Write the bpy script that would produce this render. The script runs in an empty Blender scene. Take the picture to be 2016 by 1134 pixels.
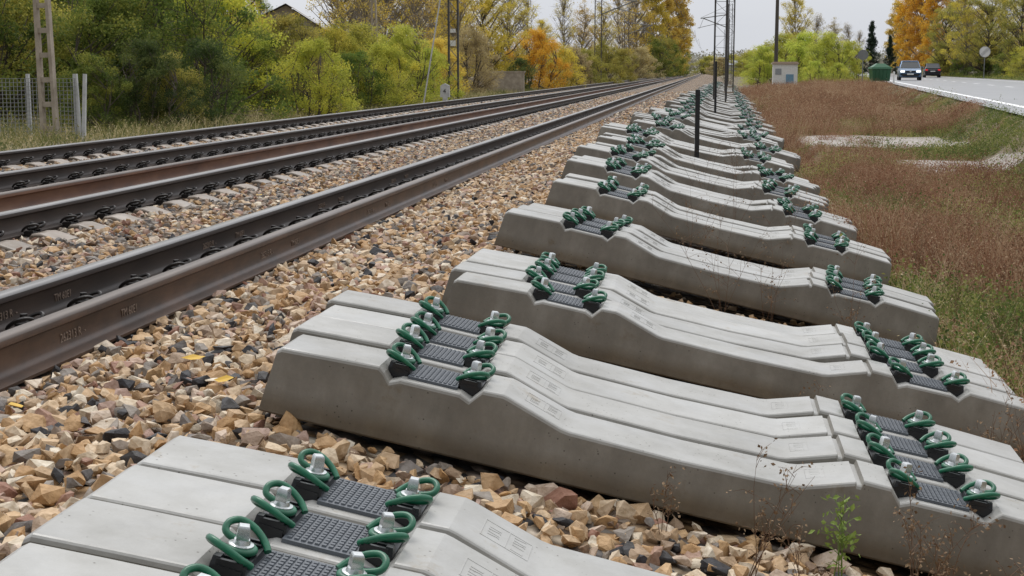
import bpy, bmesh, math, random
import numpy as np
from mathutils import Vector, Matrix, Euler
random.seed(7); rng=np.random.default_rng(11)
scene=bpy.context.scene
COL=scene.collection
ZC=1.12
CY=math.cos(math.radians(7.62)); SY=math.sin(math.radians(7.62))

# ---------------------------------------------------------------- helpers
def link(o): COL.objects.link(o); return o
def tag(o,label,cat,group=None,kind=None):
    o["label"]=label; o["category"]=cat
    if group: o["group"]=group
    if kind: o["kind"]=kind
    return o
def structure(o): o["kind"]="structure"; return o
def mesh_from(name,verts,faces,mats=(),midx=None,smooth=None):
    me=bpy.data.meshes.new(name); me.from_pydata([tuple(v) for v in verts],[],[tuple(f) for f in faces])
    for m in mats: me.materials.append(m)
    if midx is not None: me.polygons.foreach_set('material_index',midx)
    if smooth is not None:
        me.polygons.foreach_set('use_smooth',[True]*len(me.polygons))
        me.set_sharp_from_angle(angle=math.radians(smooth))
    me.update(); return me
def obj(name,me,loc=(0,0,0),rot=(0,0,0),parent=None,scale=(1,1,1)):
    o=bpy.data.objects.new(name,me); o.location=loc; o.rotation_euler=rot; o.scale=scale
    if parent: o.parent=parent
    return link(o)
def empty(name,loc=(0,0,0),rot=(0,0,0)):
    o=bpy.data.objects.new(name,None); o.location=loc; o.rotation_euler=rot; o.empty_display_size=.2
    return link(o)
def tri_mesh(name,V,T,mats=(),tint=None,smooth=False):
    me=bpy.data.meshes.new(name); V=np.ascontiguousarray(V,dtype=np.float32); T=np.ascontiguousarray(T,dtype=np.int32)
    me.vertices.add(len(V)); me.vertices.foreach_set('co',V.ravel())
    me.loops.add(T.size); me.loops.foreach_set('vertex_index',T.ravel())
    me.polygons.add(len(T)); me.polygons.foreach_set('loop_start',np.arange(0,T.size,3,dtype=np.int32))
    me.update(calc_edges=True)
    me.polygons.foreach_set('use_smooth',np.full(len(T),bool(smooth)))
    if tint is not None:
        a=me.attributes.new('tint','FLOAT','POINT'); a.data.foreach_set('value',np.ascontiguousarray(tint,dtype=np.float32))
    for m in mats: me.materials.append(m)
    return me
class Geo:
    """collects shaped pieces into one part mesh"""
    def __init__(s): s.v=[]; s.f=[]; s.m=[]
    def add(s,v,f,m=0,M=None):
        n=len(s.v)
        for p in v:
            p=Vector(p)
            if M is not None: p=M@p
            s.v.append(tuple(p))
        for q in f: s.f.append(tuple(i+n for i in q)); s.m.append(m)
    def box(s,c,d,m=0,M=None,taper=1.0):
        x,y,z=d[0]/2,d[1]/2,d[2]/2; t=taper
        v=[(-x,-y,-z),(x,-y,-z),(x,y,-z),(-x,y,-z),(-x*t,-y*t,z),(x*t,-y*t,z),(x*t,y*t,z),(-x*t,y*t,z)]
        v=[(a+c[0],b+c[1],e+c[2]) for a,b,e in v]
        s.add(v,[(0,3,2,1),(4,5,6,7),(0,1,5,4),(1,2,6,5),(2,3,7,6),(3,0,4,7)],m,M)
    def bar(s,a,b,w,m=0,h=None):
        a=Vector(a); b=Vector(b); d=b-a; L=d.length
        if L<1e-6: return
        q=d.to_track_quat('Z','Y').to_matrix().to_4x4(); M=Matrix.Translation((a+b)/2)@q
        s.box((0,0,0),(w,h or w,L),m,M)
    def tube(s,pts,rad,n=8,m=0,cap=True):
        pts=[Vector(p) for p in pts]
        if not hasattr(rad,'__len__'): rad=[rad]*len(pts)
        base=len(s.v); up=None
        for i,p in enumerate(pts):
            d=(pts[min(i+1,len(pts)-1)]-pts[max(i-1,0)])
            if d.length<1e-9: d=Vector((0,0,1))
            d.normalize()
            if up is None: up=d.orthogonal().normalized()
            else:
                up=(up-d*up.dot(d))
                if up.length<1e-6: up=d.orthogonal()
                up.normalize()
            w=d.cross(up)
            for k in range(n):
                a=2*math.pi*k/n; s.v.append(tuple(p+rad[i]*(math.cos(a)*up+math.sin(a)*w)))
        for i in range(len(pts)-1):
            for k in range(n):
                a=base+i*n+k; b=base+i*n+(k+1)%n
                s.f.append((a,b,b+n,a+n)); s.m.append(m)
        if cap:
            s.f.append(tuple(base+k for k in range(n))[::-1]); s.m.append(m)
            e=base+(len(pts)-1)*n; s.f.append(tuple(e+k for k in range(n))); s.m.append(m)
    def lathe(s,prof,c=(0,0,0),n=16,m=0,M=None,phase=0):
        v=[];f=[]
        for r,z in prof:
            for k in range(n):
                a=2*math.pi*k/n+phase; v.append((c[0]+r*math.cos(a),c[1]+r*math.sin(a),c[2]+z))
        for i in range(len(prof)-1):
            for k in range(n):
                a=i*n+k;b=i*n+(k+1)%n; f.append((a,b,b+n,a+n))
        f.append(tuple(range(n))[::-1]); e=(len(prof)-1)*n; f.append(tuple(e+k for k in range(n)))
        s.add(v,f,m,M)
    def mesh(s,name,mats,smooth=None): return mesh_from(name,s.v,s.f,mats,s.m,smooth)
def catmull(P,n=5):
    P=[Vector(p) for p in P]; Q=[P[0]]+P+[P[-1]]; out=[]
    for i in range(1,len(Q)-2):
        for k in range(n):
            t=k/n; a,b,c,d=Q[i-1],Q[i],Q[i+1],Q[i+2]
            out.append(.5*((2*b)+(c-a)*t+(2*a-5*b+4*c-d)*t*t+(3*b-a-3*c+d)*t**3))
    out.append(P[-1]); return out

# ---------------------------------------------------------------- materials
def newmat(name):
    m=bpy.data.materials.new(name); m.use_nodes=True; nt=m.node_tree
    b=nt.nodes['Principled BSDF']; return m,nt,b
def N(nt,t,**k):
    n=nt.nodes.new(t)
    for a,v in k.items(): setattr(n,a,v)
    return n
def ramp(nt,stops,interp='LINEAR'):
    r=N(nt,'ShaderNodeValToRGB'); cr=r.color_ramp; cr.interpolation=interp
    while len(cr.elements)<len(stops): cr.elements.new(.5)
    for e,(p,c) in zip(cr.elements,stops): e.position=p; e.color=(*c,1)
    return r
def noise_mat(name,stops,scale=4,detail=8,rough=.7,bump=.3,bscale=60,bdist=.005,metal=0,stretch=(1,1,1),spec=.5,coord='Object',nrough=.6):
    m,nt,b=newmat(name); tc=N(nt,'ShaderNodeTexCoord'); mp=N(nt,'ShaderNodeMapping'); mp.inputs['Scale'].default_value=stretch
    nt.links.new(tc.outputs[coord],mp.inputs[0]); vec=mp.outputs[0]
    n=N(nt,'ShaderNodeTexNoise'); n.inputs['Scale'].default_value=scale; n.inputs['Detail'].default_value=detail; n.inputs['Roughness'].default_value=nrough
    nt.links.new(vec,n.inputs['Vector'])
    r=ramp(nt,stops); nt.links.new(n.outputs['Fac'],r.inputs[0]); out=r.outputs[0]
    nt.links.new(out,b.inputs['Base Color']); b.inputs['Roughness'].default_value=rough; b.inputs['Metallic'].default_value=metal
    b.inputs['Specular IOR Level'].default_value=spec
    if bump:
        n2=N(nt,'ShaderNodeTexNoise'); n2.inputs['Scale'].default_value=bscale; n2.inputs['Detail'].default_value=4; nt.links.new(vec,n2.inputs['Vector'])
        bp=N(nt,'ShaderNodeBump'); bp.inputs['Strength'].default_value=bump; bp.inputs['Distance'].default_value=bdist
        nt.links.new(n2.outputs['Fac'],bp.inputs['Height']); nt.links.new(bp.outputs[0],b.inputs['Normal'])
    return m
def concrete_mat(name,c0,c1,c2,rand=.07,side_shade=(.56,.525,.47),side_shade_max=1.0):
    m,nt,b=newmat(name); tc=N(nt,'ShaderNodeTexCoord'); oi=N(nt,'ShaderNodeObjectInfo')
    cmb=N(nt,'ShaderNodeCombineXYZ')
    for i in range(3): nt.links.new(oi.outputs['Random'],cmb.inputs[i])
    sc=N(nt,'ShaderNodeVectorMath',operation='SCALE'); sc.inputs['Scale'].default_value=41.; nt.links.new(cmb.outputs[0],sc.inputs[0])
    ad=N(nt,'ShaderNodeVectorMath',operation='ADD'); nt.links.new(tc.outputs['Object'],ad.inputs[0]); nt.links.new(sc.outputs[0],ad.inputs[1])
    n=N(nt,'ShaderNodeTexNoise'); n.inputs['Scale'].default_value=2.6; n.inputs['Detail'].default_value=10; n.inputs['Roughness'].default_value=.68; nt.links.new(ad.outputs[0],n.inputs['Vector'])
    r=ramp(nt,[(.3,c0),(.5,c1),(.68,c2)]); nt.links.new(n.outputs['Fac'],r.inputs[0])
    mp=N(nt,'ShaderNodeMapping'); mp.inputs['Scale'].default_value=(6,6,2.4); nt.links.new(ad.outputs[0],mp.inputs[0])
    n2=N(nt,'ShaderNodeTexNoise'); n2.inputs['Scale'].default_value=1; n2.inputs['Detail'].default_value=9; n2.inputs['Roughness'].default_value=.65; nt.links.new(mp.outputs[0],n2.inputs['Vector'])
    r2=ramp(nt,[(.3,tuple(x*.78 for x in side_shade)),(.5,side_shade),(.72,(.76,.73,.67))]); nt.links.new(n2.outputs['Fac'],r2.inputs[0])
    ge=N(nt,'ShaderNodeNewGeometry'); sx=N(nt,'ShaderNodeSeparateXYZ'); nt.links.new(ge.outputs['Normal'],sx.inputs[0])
    mr=N(nt,'ShaderNodeMapRange'); mr.inputs['From Min'].default_value=.8; mr.inputs['From Max'].default_value=.3; mr.inputs['To Max'].default_value=side_shade_max; nt.links.new(sx.outputs['Z'],mr.inputs[0])
    mx=N(nt,'ShaderNodeMixRGB',blend_type='MULTIPLY'); nt.links.new(mr.outputs[0],mx.inputs[0]); nt.links.new(r.outputs[0],mx.inputs[1]); nt.links.new(r2.outputs[0],mx.inputs[2])  # painted shade: steep faces multiplied darker by normal, with streaky noise
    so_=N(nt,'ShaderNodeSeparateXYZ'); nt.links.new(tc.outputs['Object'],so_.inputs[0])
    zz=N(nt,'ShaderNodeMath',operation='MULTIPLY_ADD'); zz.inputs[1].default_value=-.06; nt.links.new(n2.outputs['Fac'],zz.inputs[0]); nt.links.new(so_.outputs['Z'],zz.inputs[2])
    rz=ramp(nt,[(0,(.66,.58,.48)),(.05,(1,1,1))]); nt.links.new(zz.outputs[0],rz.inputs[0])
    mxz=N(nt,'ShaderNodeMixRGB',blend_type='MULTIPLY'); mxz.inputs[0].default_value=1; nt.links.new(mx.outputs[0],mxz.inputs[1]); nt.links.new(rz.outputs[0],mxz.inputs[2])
    vo=N(nt,'ShaderNodeTexVoronoi'); vo.inputs['Scale'].default_value=48; nt.links.new(ad.outputs[0],vo.inputs['Vector'])
    rp=ramp(nt,[(.08,(.34,.32,.29)),(.15,(1,1,1))]); nt.links.new(vo.outputs['Distance'],rp.inputs[0])
    n4=N(nt,'ShaderNodeTexNoise'); n4.inputs['Scale'].default_value=7; n4.inputs['Detail'].default_value=6; nt.links.new(ad.outputs[0],n4.inputs['Vector'])
    rm=ramp(nt,[(.48,(0,0,0)),(.58,(1,1,1))]); nt.links.new(n4.outputs['Fac'],rm.inputs[0])
    mx2=N(nt,'ShaderNodeMixRGB',blend_type='MULTIPLY'); nt.links.new(rm.outputs[0],mx2.inputs[0]); nt.links.new(mxz.outputs[0],mx2.inputs[1]); nt.links.new(rp.outputs[0],mx2.inputs[2])
    n5=N(nt,'ShaderNodeTexNoise'); n5.inputs['Scale'].default_value=5.3; n5.inputs['Detail'].default_value=9; n5.inputs['Roughness'].default_value=.7; nt.links.new(ad.outputs[0],n5.inputs['Vector'])
    r5=ramp(nt,[(.6,(0,0,0)),(.7,(.7,.7,.7))]); nt.links.new(n5.outputs['Fac'],r5.inputs[0])
    mx3=N(nt,'ShaderNodeMixRGB',blend_type='MULTIPLY'); nt.links.new(r5.outputs[0],mx3.inputs[0]); nt.links.new(mx2.outputs[0],mx3.inputs[1]); mx3.inputs[2].default_value=(.72,.6,.44,1)
    hs=N(nt,'ShaderNodeHueSaturation'); m2=N(nt,'ShaderNodeMapRange'); m2.inputs['To Min'].default_value=1-rand; m2.inputs['To Max'].default_value=1+rand
    nt.links.new(oi.outputs['Random'],m2.inputs[0]); nt.links.new(m2.outputs[0],hs.inputs['Value']); nt.links.new(mx3.outputs[0],hs.inputs['Color'])
    nt.links.new(hs.outputs[0],b.inputs['Base Color'])
    rr=N(nt,'ShaderNodeMapRange'); rr.inputs['From Min'].default_value=.35; rr.inputs['From Max'].default_value=.65; rr.inputs['To Min'].default_value=.28; rr.inputs['To Max'].default_value=.68; nt.links.new(n4.outputs['Fac'],rr.inputs[0]); nt.links.new(rr.outputs[0],b.inputs['Roughness'])
    n3=N(nt,'ShaderNodeTexNoise'); n3.inputs['Scale'].default_value=90; n3.inputs['Detail'].default_value=5; nt.links.new(ad.outputs[0],n3.inputs['Vector'])
    bp=N(nt,'ShaderNodeBump'); bp.inputs['Strength'].default_value=.25; bp.inputs['Distance'].default_value=.003; nt.links.new(n3.outputs['Fac'],bp.inputs['Height']); nt.links.new(bp.outputs[0],b.inputs['Normal'])
    return m
def plain(name,c,rough=.5,metal=0,spec=.5):
    d=tuple(x*.86 for x in c); l=tuple(min(1,x*1.12) for x in c)
    return noise_mat(name,[(.3,d),(.7,l)],scale=18,rough=rough,metal=metal,bump=.08,bscale=120,bdist=.001,spec=spec)
def tint_mat(name,stops,rough=.7,transl=0,varscale=None,bump=0,spec=.3,interp='LINEAR',rand=0):
    m,nt,b=newmat(name); at=N(nt,'ShaderNodeAttribute',attribute_name='tint'); r=ramp(nt,stops,interp); nt.links.new(at.outputs['Fac'],r.inputs[0]); out=r.outputs[0]
    tc=N(nt,'ShaderNodeTexCoord')
    if varscale:
        n=N(nt,'ShaderNodeTexNoise'); n.inputs['Scale'].default_value=varscale; n.inputs['Detail'].default_value=6; nt.links.new(tc.outputs['Object'],n.inputs['Vector'])
        r2=ramp(nt,[(.3,(.62,.57,.49)),(.7,(1.0,1.0,1.0))]); nt.links.new(n.outputs['Fac'],r2.inputs[0])
        mx=N(nt,'ShaderNodeMixRGB',blend_type='MULTIPLY'); mx.inputs[0].default_value=.9; nt.links.new(out,mx.inputs[1]); nt.links.new(r2.outputs[0],mx.inputs[2]); out=mx.outputs[0]
        if bump:
            bp=N(nt,'ShaderNodeBump'); bp.inputs['Strength'].default_value=bump; bp.inputs['Distance'].default_value=.008; nt.links.new(n.outputs['Fac'],bp.inputs['Height']); nt.links.new(bp.outputs[0],b.inputs['Normal'])
    if rand:
        oi=N(nt,'ShaderNodeObjectInfo'); hs=N(nt,'ShaderNodeHueSaturation'); mr=N(nt,'ShaderNodeMapRange'); mr.inputs['To Min'].default_value=1-rand; mr.inputs['To Max'].default_value=1+rand
        nt.links.new(oi.outputs['Random'],mr.inputs[0]); nt.links.new(mr.outputs[0],hs.inputs['Value'])
        m3=N(nt,'ShaderNodeMapRange'); m3.inputs['To Min'].default_value=.5-rand*.07; m3.inputs['To Max'].default_value=.5+rand*.07; nt.links.new(oi.outputs['Random'],m3.inputs[0]); nt.links.new(m3.outputs[0],hs.inputs['Hue'])
        nt.links.new(out,hs.inputs['Color']); out=hs.outputs[0]
    nt.links.new(out,b.inputs['Base Color']); b.inputs['Roughness'].default_value=rough; b.inputs['Specular IOR Level'].default_value=spec
    if transl:
        t=N(nt,'ShaderNodeBsdfTranslucent'); nt.links.new(out,t.inputs[0]); ms=N(nt,'ShaderNodeMixShader'); ms.inputs[0].default_value=transl
        nt.links.new(b.outputs[0],ms.inputs[1]); nt.links.new(t.outputs[0],ms.inputs[2]); nt.links.new(ms.outputs[0],nt.nodes['Material Output'].inputs[0])
    return m

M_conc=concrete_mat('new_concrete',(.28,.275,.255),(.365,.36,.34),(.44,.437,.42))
M_concmark=concrete_mat('new_concrete_mark',(.28,.275,.255),(.35,.345,.325),(.42,.417,.4),side_shade_max=.15)
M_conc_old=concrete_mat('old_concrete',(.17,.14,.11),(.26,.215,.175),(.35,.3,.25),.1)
M_pad=plain('pad_rubber',(.10,.112,.128),.45)
M_black=plain('black_plastic',(.014,.015,.017),.32)
M_green=noise_mat('green_coating',[(.3,(.006,.085,.042)),(.7,(.012,.155,.078))],scale=30,rough=.3,bump=.15,bscale=150,bdist=.001)
M_zinc=noise_mat('zinc_steel',[(.3,(.5,.52,.52)),(.7,(.78,.8,.8))],scale=60,rough=.26,metal=.85,bump=.1,bscale=200,bdist=.0005)
M_clipdark=plain('dark_iron',(.022,.019,.018),.45,.3)
M_web=noise_mat('rail_rust',[(.25,(.028,.02,.017)),(.45,(.06,.038,.028)),(.6,(.10,.058,.038)),(.78,(.145,.085,.058))],scale=3,detail=14,rough=.42,bump=.2,bscale=150,bdist=.001,stretch=(1,.8,2),metal=.2,nrough=.7)
M_webdark=noise_mat('rail_dark_rust',[(.25,(.02,.014,.012)),(.5,(.036,.025,.02)),(.75,(.065,.043,.033))],scale=3,detail=12,rough=.5,bump=.2,bscale=150,bdist=.001,stretch=(1,.35,3),metal=.25)
M_weborange=noise_mat('rail_orange_rust',[(.25,(.06,.026,.015)),(.5,(.13,.055,.028)),(.75,(.2,.1,.05))],scale=3,detail=12,rough=.55,bump=.2,bscale=150,bdist=.001,stretch=(1,.5,2),metal=.15)
M_head=noise_mat('rail_running_steel',[(.3,(.17,.16,.155)),(.7,(.33,.32,.31))],scale=6,detail=8,rough=.3,metal=.8,bump=.05,stretch=(4,.15,4),bscale=80,bdist=.001)
M_headrust=noise_mat('rail_head_brown',[(.3,(.08,.06,.05)),(.7,(.16,.125,.10))],scale=6,detail=10,rough=.38,metal=.4,bump=.08,stretch=(3,.2,3),bscale=80,bdist=.001)
STONE=[(0,(.035,.035,.042)),(.07,(.06,.058,.06)),(.1,(.2,.18,.17)),(.2,(.33,.29,.25)),(.27,(.3,.21,.15)),(.36,(.5,.36,.23)),(.47,(.62,.42,.23)),(.57,(.48,.28,.12)),(.66,(.7,.53,.35)),(.78,(.78,.7,.57)),(.86,(.56,.4,.31)),(.93,(.3,.14,.09)),(1,(.5,.37,.31))]
M_stone=tint_mat('ballast_stone',STONE,rough=.6,varscale=45,bump=.9,spec=.35)
def bed_material():
    m,nt,b=newmat('ballast_bed'); tc=N(nt,'ShaderNodeTexCoord')
    vo=N(nt,'ShaderNodeTexVoronoi'); vo.inputs['Scale'].default_value=14; nt.links.new(tc.outputs['Object'],vo.inputs['Vector'])
    sp=N(nt,'ShaderNodeSeparateColor'); nt.links.new(vo.outputs['Color'],sp.inputs[0])
    r=ramp(nt,[(p,tuple(x*.75 for x in c)) for p,c in STONE]); nt.links.new(sp.outputs[0],r.inputs[0])
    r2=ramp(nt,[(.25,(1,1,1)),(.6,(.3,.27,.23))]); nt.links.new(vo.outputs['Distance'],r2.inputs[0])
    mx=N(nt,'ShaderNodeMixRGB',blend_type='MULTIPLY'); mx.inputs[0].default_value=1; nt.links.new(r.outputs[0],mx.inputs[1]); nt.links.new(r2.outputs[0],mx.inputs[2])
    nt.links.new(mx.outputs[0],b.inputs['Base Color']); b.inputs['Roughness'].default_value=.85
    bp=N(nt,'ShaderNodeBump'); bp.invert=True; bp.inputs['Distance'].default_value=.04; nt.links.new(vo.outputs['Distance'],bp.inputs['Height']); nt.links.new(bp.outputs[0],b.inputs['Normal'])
    return m
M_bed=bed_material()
def ground_material():
    m,nt,b=newmat('weedy_ground'); tc=N(nt,'ShaderNodeTexCoord')
    n=N(nt,'ShaderNodeTexNoise'); n.inputs['Scale'].default_value=.6; n.inputs['Detail'].default_value=9; n.inputs['Roughness'].default_value=.7; nt.links.new(tc.outputs['Object'],n.inputs['Vector'])
    r=ramp(nt,[(.3,(.08,.095,.035)),(.44,(.15,.145,.065)),(.52,(.24,.19,.125)),(.7,(.36,.3,.23))]); nt.links.new(n.outputs['Fac'],r.inputs[0])
    n2=N(nt,'ShaderNodeTexNoise'); n2.inputs['Scale'].default_value=14; n2.inputs['Detail'].default_value=8; nt.links.new(tc.outputs['Object'],n2.inputs['Vector'])
    r2=ramp(nt,[(.3,(.45,.42,.38)),(.7,(1.1,1.1,1.1))]); nt.links.new(n2.outputs['Fac'],r2.inputs[0])
    mx=N(nt,'ShaderNodeMixRGB',blend_type='MULTIPLY'); mx.inputs[0].default_value=1; nt.links.new(r.outputs[0],mx.inputs[1]); nt.links.new(r2.outputs[0],mx.inputs[2])
    nt.links.new(mx.outputs[0],b.inputs['Base Color']); b.inputs['Roughness'].default_value=.9
    bp=N(nt,'ShaderNodeBump'); bp.inputs['Distance'].default_value=.08; nt.links.new(n2.outputs['Fac'],bp.inputs['Height']); nt.links.new(bp.outputs[0],b.inputs['Normal'])
    return m
M_ground=ground_material()
M_road=noise_mat('wet_asphalt',[(.3,(.17,.17,.175)),(.7,(.24,.24,.245))],scale=1.5,detail=10,rough=.3,bump=.3,bscale=90,bdist=.003,stretch=(1,.15,1))
M_line=noise_mat('white_road_paint',[(.3,(.75,.75,.75)),(.6,(.88,.88,.88))],scale=8,rough=.6)
M_path=noise_mat('pale_gravel_path',[(.3,(.13,.10,.075)),(.43,(.25,.21,.175)),(.56,(.37,.33,.295)),(.75,(.46,.42,.385))],scale=1.6,detail=12,rough=.6,bump=.5,bscale=30,bdist=.02,nrough=.75)
M_steelgrey=plain('galvanised_steel',(.22,.23,.23),.5,.4)
M_wire=plain('fence_wire',(.3,.31,.31),.5,.3)
M_maststeel=plain('mast_steel',(.09,.085,.08),.55,.4)
M_bark=noise_mat('bark',[(.3,(.05,.04,.03)),(.7,(.14,.115,.09))],scale=5,rough=.85,bump=.6,bscale=12,bdist=.03,stretch=(1,1,.3))
M_palebark=noise_mat('pale_bark',[(.3,(.16,.14,.11)),(.7,(.32,.28,.235))],scale=5,rough=.85,bump=.5,bscale=12,bdist=.03,stretch=(1,1,.3))
M_white=plain('white_paint',(.74,.74,.72),.5)
M_postconc=noise_mat('post_concrete',[(.3,(.27,.225,.175)),(.7,(.46,.4,.32))],scale=5,rough=.8,bump=.4,bscale=40,bdist=.006)
M_whitepost=noise_mat('pale_post_concrete',[(.3,(.42,.43,.43)),(.7,(.62,.63,.62))],scale=8,rough=.75)

# ---------------------------------------------------------------- camera, light, sky
cam=bpy.data.cameras.new('camera'); cam.lens=52; cam.sensor_width=36; cam.clip_start=.05; cam.clip_end=6000
co=bpy.data.objects.new('camera',cam); link(co); co.location=(0,0,ZC)
co.rotation_euler=(math.radians(90-8.37),0,math.radians(7.62)); scene.camera=co
elev,azi=math.radians(58),math.radians(-20)
sd=Vector((math.sin(azi)*math.cos(elev),math.cos(azi)*math.cos(elev),math.sin(elev)))
sl=bpy.data.lights.new('sun','SUN'); sl.energy=1.15; sl.angle=math.radians(30); sl.color=(1,.97,.93)
so=link(bpy.data.objects.new('sun',sl)); so.rotation_euler=(-sd).to_track_quat('-Z','Y').to_euler(); so.location=(0,0,30)
w=bpy.data.worlds.new('World'); scene.world=w; w.use_nodes=True; nt=w.node_tree
bg=nt.nodes['Background']; bg.inputs[1].default_value=.1
sky=N(nt,'ShaderNodeTexSky',sky_type='NISHITA'); sky.sun_disc=False; sky.sun_elevation=elev; sky.sun_rotation=azi; sky.dust_density=4
tc=N(nt,'ShaderNodeTexCoord'); sx=N(nt,'ShaderNodeSeparateXYZ'); nt.links.new(tc.outputs['Generated'],sx.inputs[0])
mr=N(nt,'ShaderNodeMapRange'); mr.inputs['From Min'].default_value=0.0; mr.inputs['From Max'].default_value=.8; nt.links.new(sx.outputs['Z'],mr.inputs[0])
cA=N(nt,'ShaderNodeRGB'); cA.outputs[0].default_value=(7.1,7.35,7.85,1); cB=N(nt,'ShaderNodeRGB'); cB.outputs[0].default_value=(17.5,17.7,18,1)
mx=N(nt,'ShaderNodeMixRGB'); nt.links.new(mr.outputs[0],mx.inputs[0]); nt.links.new(cA.outputs[0],mx.inputs[1]); nt.links.new(cB.outputs[0],mx.inputs[2])
nn=N(nt,'ShaderNodeTexNoise'); nn.inputs['Scale'].default_value=3; nn.inputs['Detail'].default_value=5
mpn=N(nt,'ShaderNodeMapping'); mpn.inputs['Scale'].default_value=(1,1,4); nt.links.new(tc.outputs['Generated'],mpn.inputs[0]); nt.links.new(mpn.outputs[0],nn.inputs['Vector'])
rn=ramp(nt,[(.3,(.93,.935,.95)),(.7,(1,1,1))]); nt.links.new(nn.outputs['Fac'],rn.inputs[0])
mm=N(nt,'ShaderNodeMixRGB',blend_type='MULTIPLY'); mm.inputs[0].default_value=1; nt.links.new(mx.outputs[0],mm.inputs[1]); nt.links.new(rn.outputs[0],mm.inputs[2])
mb=N(nt,'ShaderNodeMapRange'); mb.inputs['From Min'].default_value=-.7; mb.inputs['From Max'].default_value=.35; mb.inputs['To Min'].default_value=.45; nt.links.new(sx.outputs['Y'],mb.inputs[0])
mk=N(nt,'ShaderNodeMixRGB',blend_type='MULTIPLY'); mk.inputs[0].default_value=1; nt.links.new(mm.outputs[0],mk.inputs[1]); nt.links.new(mb.outputs[0],mk.inputs[2])
mf=N(nt,'ShaderNodeMixRGB'); mf.inputs[0].default_value=.9; nt.links.new(sky.outputs[0],mf.inputs[1]); nt.links.new(mk.outputs[0],mf.inputs[2])
nt.links.new(mf.outputs[0],bg.inputs[0])
scene.view_settings.view_transform='Standard'; scene.view_settings.look='None'; scene.view_settings.exposure=0

# ---------------------------------------------------------------- terrain
def sm(t): t=np.clip(t,0,1); return t*t*(3-2*t)
def road_edge(Y): return 6.8+.082*(Y-33.9)
ROADZ=.32
def ground_z(X,Y):
    X=np.asarray(X,float); Y=np.asarray(Y,float)
    wob=.05*np.sin(X*.9+Y*.35)*np.sin(Y*.6-X*.3)
    left=-.10+wob*.6
    right=-.56+.20*sm((Y-10)/16)+.5*sm((Y-46)/60)*sm((X-2.0)/2.5)+wob*.3
    rr=sm((X-(road_edge(Y)-1.75))/1.0)
    right=right*(1-rr)+(ROADZ-.06)*rr
    z=np.where(X<0,left,right)
    mid=sm((X+10.2)/.7)*sm((2.0-X)/.5)
    return z*(1-mid)+(-.85)*mid
xs=np.concatenate([[-900,-400,-200,-100,-60,-40,-30,-22],np.arange(-18,-10.4,.8),np.arange(-10.4,-8.8,.2),[-6,-3,0,1.2],np.arange(1.4,2.4,.1),np.arange(2.4,20,.25),np.arange(20,34,.8),[40,50,70,100,200,400,900]])
ys=np.concatenate([[-60,-20,-5],np.arange(0,60,.8),np.arange(60,160,2),[170,190,220,260,320,400,600,900,1500,3000]])
XX,YY=np.meshgrid(xs,ys); ZZ=ground_z(XX,YY); V=np.stack([XX,YY,ZZ],-1).reshape(-1,3); nx=len(xs)
F=[(j*nx+i,j*nx+i+1,(j+1)*nx+i+1,(j+1)*nx+i) for j in range(len(ys)-1) for i in range(nx-1)]
structure(obj('ground',mesh_from('ground',V,F,[M_ground],smooth=60)))
BEDP=[(-10.3,-.6),(-9.5,-.12),(-9.1,-.01),(-2.4,0),(-2.0,.02),(-1.5,.05),(-1.25,.06),(1.35,-.495),(1.9,-.58),(2.5,-.8)]
bx=np.array([p[0] for p in BEDP]); bz=np.array([p[1] for p in BEDP])
def bed_z(X): return np.interp(X,bx,bz)
by=np.concatenate([[-6],np.arange(0,120,3),np.arange(120,600,20)])
V=[];F=[]
for y in by:
    for x,z in BEDP: V.append((x,y,z))
n=len(BEDP)
for j in range(len(by)-1):
    for i in range(n-1): F.append((j*n+i,j*n+i+1,(j+1)*n+i+1,(j+1)*n+i))
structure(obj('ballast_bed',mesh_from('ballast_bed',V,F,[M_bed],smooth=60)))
def strip(name,o0,o1,z,mat,y0=-40,y1=900,step=10):
    V=[];F=[];k=0; y=y0
    while y<=y1:
        V+=[(road_edge(y)+o0,y,z),(road_edge(y)+o1,y,z)]
        if k: F.append((2*k-2,2*k-1,2*k+1,2*k))
        k+=1; y+=step
    return structure(obj(name,mesh_from(name,V,F,[mat])))
strip('road',-.75,10.4,ROADZ,M_road)
strip('road_edge_line',-.1,.1,ROADZ+.004,M_line)
strip('road_edge_line',8.4,8.6,ROADZ+.004,M_line)
V=[];F=[]
for y in np.arange(20,600,9.0):
    b=len(V)
    for yy,o in ((y,4.15),(y,4.32),(y+3.5,4.32),(y+3.5,4.15)): V.append((road_edge(yy)+o,yy,ROADZ+.004))
    F.append((b,b+1,b+2,b+3))
structure(obj('road_centre_line',mesh_from('road_centre_line',V,F,[M_line])))
def drape(name,x0,x1,yf0,yf1,mat,off=.02,nx=30,ny=14):
    V=[];F=[]
    for j in range(ny+1):
        for i in range(nx+1):
            x=x0+(x1-x0)*i/nx; a,b=yf0(x),yf1(x); y=a+(b-a)*j/ny
            V.append((x,y,float(ground_z(x,y))+off))
    for j in range(ny):
        for i in range(nx): k=j*(nx+1)+i; F.append((k,k+1,k+nx+2,k+nx+1))
    return structure(obj(name,mesh_from(name,V,F,[mat],smooth=60)))
drape('path',1.9,4.95,lambda x:28.6+.12*x+.4*math.sin(x*2.9),lambda x:33.6+.12*x+.5*math.sin(x*2.3+1),M_path)
drape('path',3.0,4.6,lambda x:21.9+.3*math.sin(x*3),lambda x:25.0+.3*math.sin(x*2.4),M_path,nx=16,ny=8)

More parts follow.
